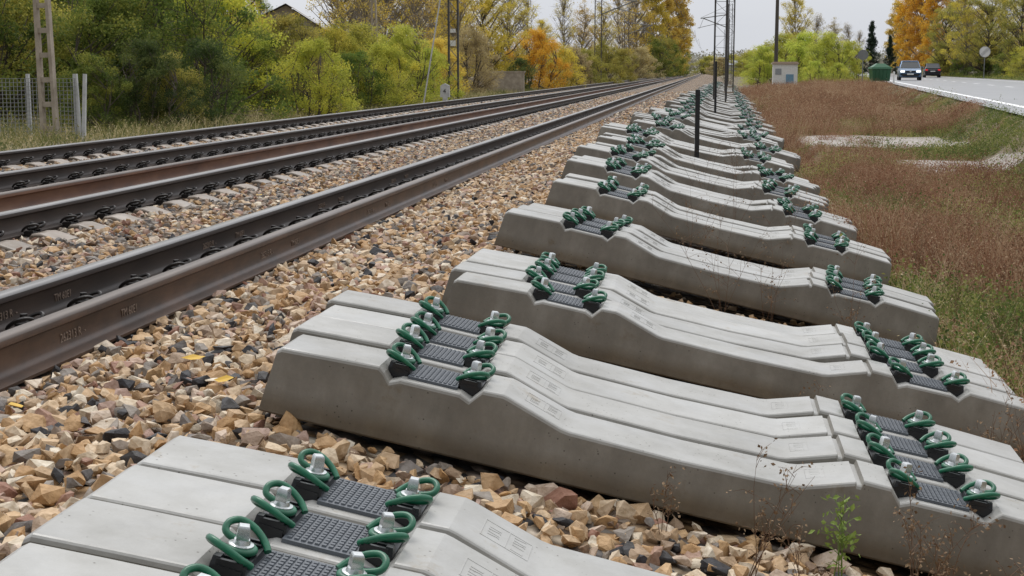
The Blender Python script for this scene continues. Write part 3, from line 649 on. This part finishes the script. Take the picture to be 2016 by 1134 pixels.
P=np.concatenate(P); P[:,2]=np.maximum(P[:,2],0); C=np.concatenate(C); v,t=leaf_quads(P,.9)
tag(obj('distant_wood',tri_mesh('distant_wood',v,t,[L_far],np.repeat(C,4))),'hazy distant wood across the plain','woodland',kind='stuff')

def soil_z(X,Y): return np.maximum(ground_z(X,Y),np.where((X>-9.6)&(X<2.5),bed_z(X),-5))
def clear_of_sleepers(X,Y,pad=.12):
    keep=np.ones(len(X),bool)
    for a,b,c,d in stack_rects:
        if c<46: keep&=~((X<b+pad*.6)&(Y>c-pad)&(Y<d+pad)&(X>a))
    return keep
def clumps(name,ncl,m,region,hr,wid,sig,mat,label,lean=.6,twig=0,dens=None,hs=None,jit=.035,pw=1.3,trange=(0,1),tq=3.6):
    X,Y=region(ncl)
    if dens is not None: k=dens(X,Y)>rng.random(len(X)); X,Y=X[k],Y[k]
    keep=clear_of_sleepers(X,Y); X,Y=X[keep],Y[keep]
    nc=len(X); sc=rng.uniform(.3,1.15,nc)**pw; ct=trange[0]+(trange[1]-trange[0])*rng.random(nc)
    if hs is not None: sc=sc*hs(X,Y)
    sg=sig*rng.uniform(.6,1.6,nc)[:,None]
    ox=rng.normal(size=(nc,m))*sg*(.5+.5*sc[:,None]); oy=rng.normal(size=(nc,m))*sg*(.5+.5*sc[:,None])
    ang=np.arctan2(oy,ox)+rng.normal(size=(nc,m))*.7; d=np.sqrt(ox**2+oy**2)/sg
    X=(X[:,None]+ox).ravel(); Y=(Y[:,None]+oy).ravel(); n=len(X)
    h=(sc[:,None]*rng.uniform(*hr,(nc,m))*np.clip(1.15-.25*d,.5,1.2)).ravel(); l=h*(lean*rng.uniform(.2,1,n)); a=ang.ravel()
    Z=soil_z(X,Y)-.02; dx,dy=np.cos(a)*l,np.sin(a)*l
    b=rng.uniform(0,2*np.pi,n); wx,wy=np.cos(b)*wid*.5,np.sin(b)*wid*.5
    B=np.stack([X,Y,Z],-1); Mi=B+np.stack([dx*.35,dy*.35,h*.55],-1); Tp=B+np.stack([dx,dy,h],-1); W=np.stack([wx,wy,0*wx],-1)
    V=np.stack([B-W,B+W,Mi-W*.8,Mi+W*.8,Tp],1); T=np.array([[0,1,3],[0,3,2],[2,3,4]])[None]+(np.arange(n)*5)[:,None,None]
    V=V.reshape(-1,3);T=T.reshape(-1,3); C=np.clip(np.repeat(ct,m)+(rng.random(n)-.5)*.3,0,1); CC=np.repeat(C,5)
    if twig:
        f=rng.uniform(.3,1.05,(n,twig,1)); c=B[:,None]+(Tp-B)[:,None]*f+rng.normal(size=(n,twig,3))*jit*(.4+h[:,None,None])
        v2,t2=leaf_quads(c.reshape(-1,3),wid*tq); T=np.concatenate([T,t2+len(V)]); V=np.concatenate([V,v2]); CC=np.concatenate([CC,np.repeat(np.repeat(C,twig),4)])
    tag(obj(name,tri_mesh(name,V,T,[mat],CC)),label,'grass',kind='stuff')
M_dry=tint_mat('dry_weed',[(0,(.14,.07,.04)),(.2,(.27,.13,.075)),(.4,(.34,.2,.12)),(.65,(.46,.31,.19)),(.85,(.6,.47,.31)),(1,(.25,.22,.09))],rough=.8,transl=.35)
M_grass=tint_mat('verge_grass',[(0,(.1,.13,.04)),(.5,(.23,.22,.07)),(.8,(.45,.38,.19)),(1,(.6,.5,.31))],rough=.8,transl=.3)
M_lowgrass=tint_mat('low_green_plants',[(0,(.08,.12,.03)),(.6,(.2,.24,.06)),(1,(.4,.38,.13))],rough=.8,transl=.35)
def wedge(y0,y1,p=1.0,x0=1.25):
    def f(n):
        Y=y0+(y1-y0)*rng.random(n)**p; X=rng.uniform(0,1,n)*(np.minimum(.215*Y+1.0,road_edge(Y)-.9)-x0)+x0
        return X,Y
    return f
def notpath(X,Y):
    d=np.ones(len(X)); d[(Y>28.6)&(Y<34.3)&(X>1.9)&(X<5.0)]=.05; d[(Y>21.8)&(Y<25.2)&(X>3.0)&(X<4.7)]=.05
    return d
def patch(X,Y):
    s=np.sin(X*1.15+.8+np.sin(Y*.42)*1.4)*np.sin(Y*.5+X*.35)+.35*np.sin(X*3.1+Y*1.7); return sm(.5+.75*s)*notpath(X,Y)
def grn(X,Y): return notpath(X,Y)*np.clip(1.1-patch(X,Y),.08,1)
def hlim(X,Y): return np.clip((road_edge(Y)-.5-X)/1.6,.25,1)*np.where((Y>15)&(Y<22),.6,np.where((Y>=22)&(Y<30),.32,1))*(.45+.75*patch(X,Y))
clumps('dry_brown_weeds',3600,26,wedge(6,45,1.1),(.25,.62),.005,.12,M_dry,'dry reddish brown weeds covering the field',.8,4,patch,hlim,.06,1.6,(0,.75))
clumps('bushy_rust_weeds',620,70,wedge(6,60,1.25,1.5),(.25,.6),.006,.17,M_dry,'bushy rust brown weed clumps in the field',1.2,9,lambda X,Y:patch(X,Y)**.7,hlim,.10,1.2,(0,.45),3.4)
clumps('dry_straw_weeds',1000,20,wedge(6,45,1.1),(.25,.6),.005,.10,M_dry,'pale straw coloured dry stalks in the field',.6,2,notpath,hlim,.05,1.4,(.6,.95))
clumps('bushy_green_weeds',520,60,wedge(6,60,1.2,1.5),(.12,.34),.008,.2,M_lowgrass,'bushy green weed clumps in the field',1.3,8,grn,None,.10,1.4,(0,1),3.4)
clumps('far_dry_brown_weeds',4200,16,wedge(36,108,1.2,1.5),(.25,.6),.012,.22,M_dry,'dry brown weeds between the sleepers and the road',.8,3,lambda X,Y:np.clip(.25+patch(X,Y),0,1)*notpath(X,Y),hlim,.08,1.3,(0,.8))
clumps('low_green_plants',3600,14,wedge(6,70,1.2),(.05,.16),.011,.14,M_lowgrass,'low green plants between dry weeds',1.2,2,grn,None)
clumps('pale_dry_grass',3600,16,wedge(6,80,1.2),(.08,.28),.006,.14,M_grass,'pale dry grass tufts between weeds',1.0,1,grn,None,.035,1.3,(.3,1))
def verge(n):
    Y=16+90*rng.random(n)**1.5; X=rng.uniform(-14.5,-9.3,n); return X,Y
clumps('verge_grass',4400,14,verge,(.12,.42),.011,.16,M_grass,'yellowing grass verge below the shrubs',.9,1)
def rverge(n):
    Y=60+180*rng.random(n); X=road_edge(Y)+rng.uniform(10.6,22,n); return X,Y
clumps('roadside_grass',1200,14,rverge,(.15,.5),.04,.4,M_lowgrass,'green grass beyond the road',.7,1)

def weed(x,y,z,h,n,seed,mat,label,leafm=None,rad=.0016,spread=.5,lq=.012):
    r=random.Random(seed); G=Geo(); tips=[]
    for k in range(n):
        a=r.uniform(0,6.28); L=h*r.uniform(.55,1); d=Vector((math.cos(a)*spread*r.random(),math.sin(a)*spread*r.random(),1)).normalized()
        p0=Vector((r.uniform(-.02,.02),r.uniform(-.02,.02),0)); pts=[p0+d*L*f+Vector((r.uniform(-1,1),r.uniform(-1,1),0))*.03*h*f+Vector((d.x,d.y,0))*L*.25*f*f for f in (0,.25,.5,.75,1)]
        G.tube(pts,[rad*(1-.7*f/4) for f in range(5)],4,cap=False)
        for q in range(7):
            f=r.uniform(.25,1); i=min(3,int(f*4)); s0=pts[i].lerp(pts[i+1],f*4-i); e=Vector((r.gauss(0,1),r.gauss(0,1),r.uniform(.3,1.3))).normalized()*L*r.uniform(.12,.3)
            G.tube([s0,s0+e*.5+Vector((0,0,.01)),s0+e],[rad*.6,rad*.45,rad*.3],3,cap=False); tips+= [s0+e, s0+e*.6]
    o=obj('weed',G.mesh('weed',[mat]),(x,y,z)); tag(o,label,'plant','weeds growing between the sleepers')
    P=np.array([np.array(t)+rng.normal(size=3)*.01 for t in tips for _ in range(2)])
    v,t=leaf_quads(P,lq); obj('foliage',tri_mesh('foliage',v,t,[leafm or mat],rng.random(len(v))),parent=o)
M_twig=tint_mat('twig_brown',[(0,(.14,.08,.045)),(1,(.3,.21,.12))],rough=.8)
M_greenstem=tint_mat('green_stem',[(0,(.16,.24,.05)),(1,(.28,.36,.08))],rough=.7,transl=.2)
for i,(x,y,h,n_) in enumerate(((.12,3.75,.34,5),(.55,3.85,.36,6),(.78,3.7,.3,5),(-.12,3.95,.2,3),(1.0,3.9,.3,5),(.08,7.75,.72,5),(.32,7.9,.5,4),(-.1,9.9,.6,4),(.75,7.7,.6,4),(1.3,5.45,.34,7),(1.05,5.5,.3,6),(.2,12.0,.75,4),(-.05,14.2,.8,5),(.3,16.3,.8,5),(1.5,7.4,.45,6),(1.55,9.6,.5,6),(.6,11.8,.5,3),(1.2,5.6,.36,7),(.4,5.6,.2,4),(1.6,11.6,.5,7),(1.7,8.5,.5,7),(.66,3.95,.3,5),(.25,3.6,.24,4),(.9,3.6,.26,5))):
    weed(x,y,-.175-.2126*x+.01,h,n_,40+i,M_twig,'thin dry brown weed growing between sleepers')
weed(.36,3.88,-.24,.3,4,99,M_greenstem,'thin fresh green weed growing beside a sleeper',leafm=M_greenstem,rad=.0022,spread=.22,lq=.02)

G=Geo(); G.add([(-.03,0,0),(-.01,-.022,.004),(.02,-.018,.006),(.04,0,.01),(.02,.018,.004),(-.01,.024,.008),(-.05,0,.003)],[(0,1,2,3),(0,3,4,5),(0,6,1),(0,5,6)])
M_yl=plain('yellow_leaf',(.62,.38,.03),.6); ME_leaf=G.mesh('fallen_leaf',[M_yl])
for x,y,z in ((-1.75,3.05,.08),(-.55,3.62,-.02),(-1.85,5.1,.08),(-3.6,10.4,.04),(-1.7,6.9,.08),(-2.2,4.4,.05),(-3.9,12.5,.04),(-.9,7.5,.04),(-1.6,4.7,.09)):
    tag(obj('fallen_leaf',ME_leaf,(x,y,z),(random.uniform(-.3,.3),random.uniform(-.3,.3),random.uniform(0,6))),'yellow autumn leaf lying on ballast stones','leaf','fallen leaves on the ballast')

# ---------------------------------------------------------------- line-side furniture
def stake(x,y,h,z0):
    G=Geo(); G.add([(-.028,-.028,0),(.028,-.028,0),(.028,-.022,0),(-.022,-.022,0),(-.022,.028,0),(-.028,.028,0)]+[(-.028,-.028,h),(.028,-.028,h),(.028,-.022,h),(-.022,-.022,h),(-.022,.028,h),(-.028,.028,h)],[(0,1,7,6),(1,2,8,7),(2,3,9,8),(3,4,10,9),(4,5,11,10),(5,0,6,11),(6,7,8,9),(6,9,10,11)])
    G.box((0,-.032,h*.97),(.05,.004,.05))
    tag(obj('marker_stake',G.mesh('marker_stake',[M_black]),(x,y,z0),(0,0,.1)),'black steel angle stake standing among sleepers','stake','black stakes among the sleepers')
stake(-.17,18.7,1.3,-.42); stake(.1,38.5,1.75,-.4); stake(.6,62,1.9,-.3)
M_insul=plain('insulator_brown',(.12,.05,.03),.3)
def mast(x,y,side,label,H=8.5,plates=True,arm=True,rz=0.0,W=.17):
    e=empty('catenary_mast',(x,y,-.45),(0,0,rz))
    G=Geo()
    for sx_ in (-W,W): G.box((sx_,0,H/2),(.065,.12,H))
    k=0; z=.3
    while z<H-.4:
        for yy in (-.066,.066):
            G.bar((-W if k%2 else W,yy,z),(W if k%2 else -W,yy,z+.42),.045,h=.008)
            G.bar((-W,yy,z),(W,yy,z),.04,h=.01)
        z+=.42;k+=1
    G.box((0,0,.15),(.6,.5,.5),1)
    obj('lattice_column',G.mesh('lattice_column',[M_maststeel,M_postconc]),parent=e)
    if arm:
        G=Geo(); d=side; L=3.1
        G.tube([(d*.2,0,7.4),(d*L,0,7.0)],.05,6); G.tube([(d*.2,0,6.0),(d*L*.9,0,7.0)],.05,6); G.tube([(d*1.2,0,6.5),(d*(L+.3),0,6.0)],.03,6); G.tube([(d*L*.9,0,7.0),(d*(L+.1),0,5.95)],.02,5)
        G.tube([(d*.1,0,8.4),(d*L,0,7.05)],.02,5)
        obj('cantilever_arm',G.mesh('cantilever_arm',[M_steelgrey]),parent=e)
        G=Geo(); G.lathe([(.03,-.2)]+[(.09 if i%2 else .045,-.18+.04*i) for i in range(10)]+[(.03,.2)],n=10)
        obj('insulator',G.mesh('insulator',[M_insul]),(d*.4,0,7.36),(0,math.pi/2,0),parent=e)
    if plates:
        G=Geo(); G.box((0,-.085,2.55),(.2,.006,.2)); G.box((0,-.085,3.0),(.2,.006,.14)); obj('number_plate',G.mesh('number_plate',[M_white]),parent=e)
    tag(e,label,'mast','catenary masts along the line')
mast(survey(tb_(893),54),54,1,'dark steel lattice catenary mast with white plates beside the track')
mast(survey(tb_(1177),120),120,1,'steel lattice catenary mast beside the farther track',plates=False,W=.26)
for Y in (185,235): mast(-10.5,Y,1,'steel lattice catenary mast beside the farther track',plates=False,W=.26,arm=(Y<200))
for Y,x,ar in ((56,.3,True),(84,.95,True),(118,1.45,False),(160,1.8,True),(205,2.0,False),(260,2.2,False)): mast(x,Y,-1,'steel lattice catenary mast beside the row of sleepers',plates=False,W=.22,arm=ar)
for cx,nm in ((-2.4,'nearer'),(-7.3,'farther')):
    G=Geo(); sp=[56,84,118,160,205,260,360]
    G.tube([(cx,y,5.45) for y in (40,)+tuple(sp)],.014,4)
    pts=[]
    for a,b in zip(sp[:-1],sp[1:]):
        for k in range(8):
            f=k/8; pts.append((cx,a+(b-a)*f,6.5-.8*4*f*(1-f)))
            if 0<k<8 and k%2: G.tube([(cx,a+(b-a)*f,5.45),pts[-1]],.006,3)
    G.tube(pts,.014,4)
    tag(obj('overhead_wire',G.mesh('overhead_wire',[M_maststeel])),'thin overhead contact wire with droppers above the %s track'%nm,'wire','overhead wires')
def ladder_post(x,y,label,H=7,w=.24):
    G=Geo()
    for s in (-1,1): G.add([(s*w*.5-.03,-.07,0),(s*w*.5+.03,-.07,0),(s*w*.5+.03,.07,0),(s*w*.5-.03,.07,0),(s*w*.34-.025,-.05,H),(s*w*.34+.025,-.05,H),(s*w*.34+.025,.05,H),(s*w*.34-.025,.05,H)],[(0,3,2,1),(4,5,6,7),(0,1,5,4),(1,2,6,5),(2,3,7,6),(3,0,4,7)])
    z=.25
    while z<H: G.box((0,0,z),(w*.8,.09,.085)); z+=.42
    G.box((0,0,.06),(w*1.1,.15,.22)); G.box((0,0,H),(w*.9,.12,.1))
    tag(obj('concrete_post',G.mesh('concrete_post',[M_postconc]),(x,y,float(ground_z(x,y))-.05),(0,-.02,0)),label,'post')
ladder_post(survey(tb_(94),24.5),24.5,'tall beige precast concrete post with ladder openings beside shrubs')
ladder_post(survey(tb_(741),60),60,'tall beige concrete pole rising behind shrubs',H=8,w=.2)
x=survey(tb_(876),46); G=Geo(); G.box((0,0,.22),(.14,.1,.5)); G.box((0,0,.62),(.3,.1,.36),taper=.92); G.add([(-.138,-.047,.8),(.138,-.047,.8),(.138,.047,.8),(-.138,.047,.8),(0,-.04,.87),(0,.04,.87)],[(0,1,4),(3,5,2),(0,4,5,3),(1,2,5,4)])
e=obj('distance_marker',G.mesh('distance_marker',[M_whitepost]),(x,46,-.15)); tag(e,'small white concrete distance marker beside the track','marker')
tm=text_mesh('4',.2,.002,M_black); tm.name='marker_number'; obj('marker_number',tm,(-.06,-.056,.56),(math.pi/2,0,0),parent=e)
G=Geo(); G.tube([(survey(tb_(831),44),44,-.1),(survey(tb_(872),44),44,3.6)],.024,6)
tag(obj('guy_wire',G.mesh('guy_wire',[M_whitepost])),'pale slanting guy rod beside the track','wire')
fx=survey(tb_(148),24.6); G=Geo()
for z in np.arange(.05,1.12,.07): G.bar((-4.5,0,z),(0,0,z),.008)
for xx in np.arange(-4.5,0,.07): G.bar((xx,.009,.03),(xx,.009,1.1),.008)
fe=obj('wire_fence',G.mesh('fence_mesh',[M_wire]),(fx,24.6,-.12)); tag(fe,'wire mesh fence on pale concrete posts below shrubs','fence')
G=Geo(); G.box((0,0,.56),(.06,.06,1.24),taper=.9); mp_=G.mesh('fence_post',[M_whitepost])
for k,xx in enumerate((0.02,.075,-.05,-.92,-2.0,-3.0,-4.0)):
    obj('fence_post',mp_,(xx,.05+.02*k,0),(0,(-.03,.06,0,0,0,0,0)[k],0),parent=fe)
G=Geo(); G.box((0,0,.5),(2.6,.25,1.3)); G.box((-1.65,0,.35),(.7,.24,1.0)); G.box((0,0,1.19),(2.7,.3,.08))
x=survey(tb_(985),80); tag(obj('concrete_wall',G.mesh('concrete_wall',[M_postconc]),(x,80,-.15)),'short weathered concrete wall among shrubs','wall')
x=survey(tb_(560),66); he=empty('ruined_house',(x,66,-.2),(0,0,.2)); G=Geo(); G.box((0,0,1.5),(4.2,4,3.0)); G.add([(-2.1,-2.0,3.0),(2.1,-2.0,3.0),(.3,-2.0,4.15)],[(0,1,2)]); G.add([(-2.1,2,3.0),(2.1,2,3.0),(.3,2,4.15)],[(0,2,1)])
obj('wall',G.mesh('wall',[noise_mat('old_plaster',[(.3,(.25,.21,.17)),(.7,(.42,.38,.33))],scale=3,rough=.9)]),parent=he)
G=Geo(); G.add([(-2.3,-2.2,2.92),(.3,-2.2,4.22),(.3,2.2,4.22),(-2.3,2.2,2.92),(2.3,-2.2,2.92),(2.3,2.2,2.92)],[(0,1,2,3),(1,4,5,2)]); obj('roof',G.mesh('roof',[noise_mat('old_tiles',[(.3,(.2,.17,.15)),(.7,(.36,.31,.27))],scale=8,rough=.9,stretch=(1,6,1))]),parent=he)
G=Geo(); G.box((-.8,-2.02,1.5),(.7,.06,.9)); obj('window',G.mesh('window',[M_black]),parent=he)
tag(he,'ruined plaster house with tiled gable showing above shrubs','house')
x=survey(tb_(1545),101); z=float(ground_z(x,101)); he=empty('utility_hut',(x,101,z)); G=Geo(); G.box((0,0,.68),(1.6,1.2,1.4)); obj('wall',G.mesh('wall',[M_white]),parent=he)
G=Geo(); G.box((0,0,1.43),(1.75,1.35,.1)); G.box((0,0,1.515),(1.6,1.2,.07)); obj('roof',G.mesh('roof',[plain('hut_roof',(.42,.33,.26),.8)]),parent=he)
G=Geo(); G.box((.3,-.61,.4),(.5,.05,.65)); obj('door',G.mesh('door',[plain('blue_paint',(.16,.3,.42),.5)]),parent=he)
G=Geo(); G.box((-.45,-.61,.9),(.4,.03,.4)); obj('window',G.mesh('window',[plain('grey_vent',(.3,.32,.34),.5)]),parent=he)
tag(he,'small white utility hut with brown roof and blue door','hut')
x=survey(tb_(1527),110); G=Geo(); G.tube([(0,0,-.2),(0,0,5),(0,0,11)],[.15,.13,.09],10); G.box((0,0,10.5),(1.4,.1,.1)); tag(obj('utility_pole',G.mesh('utility_pole',[plain('dark_wood',(.08,.07,.06),.8)]),(x,110,float(ground_z(x,110)))),'tall dark wooden utility pole behind the hut','pole')
x=survey(tb_(1732),104); z=float(ground_z(x,104))+.04; ce=empty('waste_container',(x,104,z),(0,0,.15)); Mg=plain('container_green',(.025,.11,.05),.45)
def frustum(G,w0,d0,w1,d1,z0,z1,m=0): G.add([(-w0,-d0,z0),(w0,-d0,z0),(w0,d0,z0),(-w0,d0,z0),(-w1,-d1,z1),(w1,-d1,z1),(w1,d1,z1),(-w1,d1,z1)],[(0,3,2,1),(4,5,6,7),(0,1,5,4),(1,2,6,5),(2,3,7,6),(3,0,4,7)],m)
G=Geo(); frustum(G,.58,.42,.64,.5,.16,.98)
for xx in (-.4,-.13,.13,.4): G.bar((xx*.95,-.44,.22),(xx,-.51,.94),.05)
obj('body',G.mesh('body',[Mg]),parent=ce)
G=Geo(); frustum(G,.7,.56,.66,.5,.985,1.1); frustum(G,.6,.45,.25,.2,1.102,1.34); obj('lid',G.mesh('lid',[plain('lid_green',(.03,.13,.06),.4)]),parent=ce)
G=Geo(); G.lathe([(.09,-.03),(.09,.03)],n=12); mw=G.mesh('wheel',[M_black])
for a in (-.4,.4):
    for b in (-.28,.28): obj('wheel',mw,(a,b,.09),(0,math.pi/2,0),parent=ce)
tag(ce,'dark green waste container on wheels at the roadside','container')
G=Geo(); G.lathe([(.06,0),(.06,.75),(.04,.8)],n=10); x=survey(tb_(1760),100); tag(obj('roadside_bollard',G.mesh('roadside_bollard',[M_white]),(x,100,.25)),'small white bollard at the road edge','bollard')
def sign(px,Y,D,H,z,faceout,label):
    x=survey(tb_(px),Y); e=empty('road_sign',(x,Y,z)); G=Geo(); G.tube([(0,.05,0),(0,.05,H+D*.4)],.035,8); obj('pole',G.mesh('pole',[M_steelgrey]),parent=e)
    G=Geo(); G.lathe([(D/2,-.01),(D/2,.01)],n=32); obj('sign_plate',G.mesh('sign_plate',[M_white if faceout else M_steelgrey]),(0,0,H),(math.pi/2,0,0),parent=e)
    if faceout:
        G=Geo()
        for k in (-1,0,1): G.bar((-D*.33+k*.07,-.016,H-D*.33-k*.07),(D*.33+k*.07,-.016,H+D*.33-k*.07),.045,h=.006)
        for i in range(32):
            a,b=2*math.pi*i/32,2*math.pi*(i+1)/32; G.bar((D*.48*math.cos(a),-.016,H+D*.48*math.sin(a)),(D*.48*math.cos(b),-.016,H+D*.48*math.sin(b)),.012,h=.006)
        obj('stripes',G.mesh('stripes',[M_black]),parent=e)
    tag(e,label,'road sign')
sign(1937,150,1.05,2.6,.3,True,'round white end-of-restriction sign with dark diagonal stripes')
sign(1698,103,.7,1.9,.25,False,'grey back of a round road sign on a post')
x=survey(tb_(1458),380); be=empty('distant_shed',(x,380,0)); G=Geo(); G.box((0,0,1.2),(7,6,2.6)); obj('wall',G.mesh('wall',[plain('shed_wall',(.35,.36,.38),.8)]),parent=be)
G=Geo(); G.add([(-3.7,-3.2,2.5),(3.7,-3.2,2.5),(3.7,3.2,2.5),(-3.7,3.2,2.5),(-3.7,0,3.6),(3.7,0,3.6)],[(0,1,5,4),(2,3,4,5),(0,4,3),(1,2,5)]); obj('roof',G.mesh('roof',[plain('shed_roof',(.28,.3,.34),.7)]),parent=be); tag(be,'low grey distant shed beyond the sleepers','building')

def lit(name,c,e):
    m,nt,b=newmat(name); b.inputs['Base Color'].default_value=(*c,1); b.inputs['Emission Color'].default_value=(*c,1); b.inputs['Emission Strength'].default_value=e; return m
def car(x,y,z,rz,paint,label):
    e=empty('car',(x,y,z),(0,0,rz))
    st=[(-2.1,.42,.62,.74),(-2.02,.28,.78,.84),(-1.7,.22,.92,.89),(-1.0,.2,1.0,.9),(0,.2,1.02,.9),(1.2,.2,1.04,.9),(1.9,.24,1.02,.88),(2.08,.3,.9,.84),(2.13,.45,.7,.76)]
    G=Geo(); V=[];F=[]
    for (yy,z0,z1,w_) in st:
        for a,b in ((-w_*.9,z0),(-w_,z0+.12),(-w_,z1-.18),(-w_*.9,z1),(w_*.9,z1),(w_,z1-.18),(w_,z0+.12),(w_*.9,z0)): V.append((a,yy,b))
    for i in range(len(st)-1):
        for k in range(8): F.append((i*8+k,i*8+(k+1)%8,i*8+8+(k+1)%8,i*8+8+k))
    F.append(tuple(range(8))); F.append(tuple(8*(len(st)-1)+k for k in range(8))[::-1]); G.add(V,F); obj('body',G.mesh('body',[paint],smooth=35),parent=e)
    cb=[(-1.15,1.0,.8),(-.45,1.5,.62),(1.3,1.54,.62),(1.98,1.03,.76)]
    G=Geo(); V=[]
    for yy,zz,w_ in cb: V+=[(-w_,yy,zz),(w_,yy,zz)]
    V+=[(-.82,-.4,1.0),(.82,-.4,1.0),(-.82,1.3,1.03),(.82,1.3,1.03)]
    G.add(V,[(0,1,3,2),(2,3,5,4),(4,5,7,6),(0,2,8),(2,4,10,8),(4,6,10),(1,9,3),(3,9,11,5),(5,11,7)]); obj('window',G.mesh('window',[M_glass]),parent=e)
    G=Geo(); G.box((0,.43,1.555),(1.26,1.8,.05),taper=.93)
    for s in (-1,1): G.bar((s*.8,-1.12,1.0),(s*.63,-.45,1.53),.05); G.bar((s*.76,1.97,1.03),(s*.63,1.3,1.55),.07); G.bar((s*.83,.4,1.0),(s*.64,.4,1.53),.05)
    obj('roof',G.mesh('roof',[paint]),parent=e)
    Gt=Geo(); Gt.lathe([(.2,-.1),(.3,-.11),(.33,-.08),(.33,.08),(.3,.11),(.2,.1)],n=20); tm_=Gt.mesh('tyre',[M_black],smooth=40)
    Gr=Geo(); Gr.lathe([(.19,-.105),(.19,.105),(.06,.115)],n=14); rm_=Gr.mesh('rim',[M_steelgrey])
    for s in (-1,1):
        for yy in (-1.35,1.3):
            we=empty('wheel',(s*.8,yy,.33),(0,s*math.pi/2,0)); we.parent=e; obj('tyre',tm_,parent=we); obj('rim',rm_,parent=we)
        G=Geo(); G.box((s*.62,-2.06,.72),(.34,.1,.14),taper=.85); obj('headlight',G.mesh('headlight',[M_lamp]),parent=e)
        G=Geo(); G.box((s*.68,2.09,.85),(.26,.08,.16)); obj('tail_light',G.mesh('tail_light',[M_red]),parent=e)
        G=Geo(); G.box((s*.98,-.75,1.05),(.18,.1,.13)); obj('mirror',G.mesh('mirror',[paint]),parent=e)
    G=Geo(); G.box((0,-2.1,.7),(.85,.06,.13)); G.box((0,-2.1,.42),(1.3,.06,.18)); obj('grille',G.mesh('grille',[M_black]),parent=e)
    G=Geo(); G.lathe([(.075,0),(.075,.02)],M=Matrix.Translation((0,-2.13,.73))@Matrix.Rotation(math.pi/2,4,'X'),n=16); obj('badge',G.mesh('badge',[M_zinc]),parent=e)
    G=Geo(); G.box((0,-2.15,.5),(.52,.02,.11)); G.box((0,2.15,.7),(.52,.02,.11)); obj('number_plate',G.mesh('number_plate',[M_white]),parent=e)
    tag(e,label,'car')
M_glass=plain('car_glass',(.02,.025,.03),.08); M_lamp=lit('lit_headlight',(.95,.95,.9),2.0); M_red=lit('lit_tail_light',(.6,.03,.03),.6)
car(survey(tb_(1790),126),126,ROADZ,-.082,plain('blue_paintwork',(.13,.2,.31),.2,.4),'blue car with lit headlights on the wet road')
car(survey(tb_(1834),175),175,ROADZ,math.pi-.082,plain('dark_paintwork',(.03,.03,.035),.25,.3),'dark grey car driving away on the wet road')
print('sleepers',n_sl)
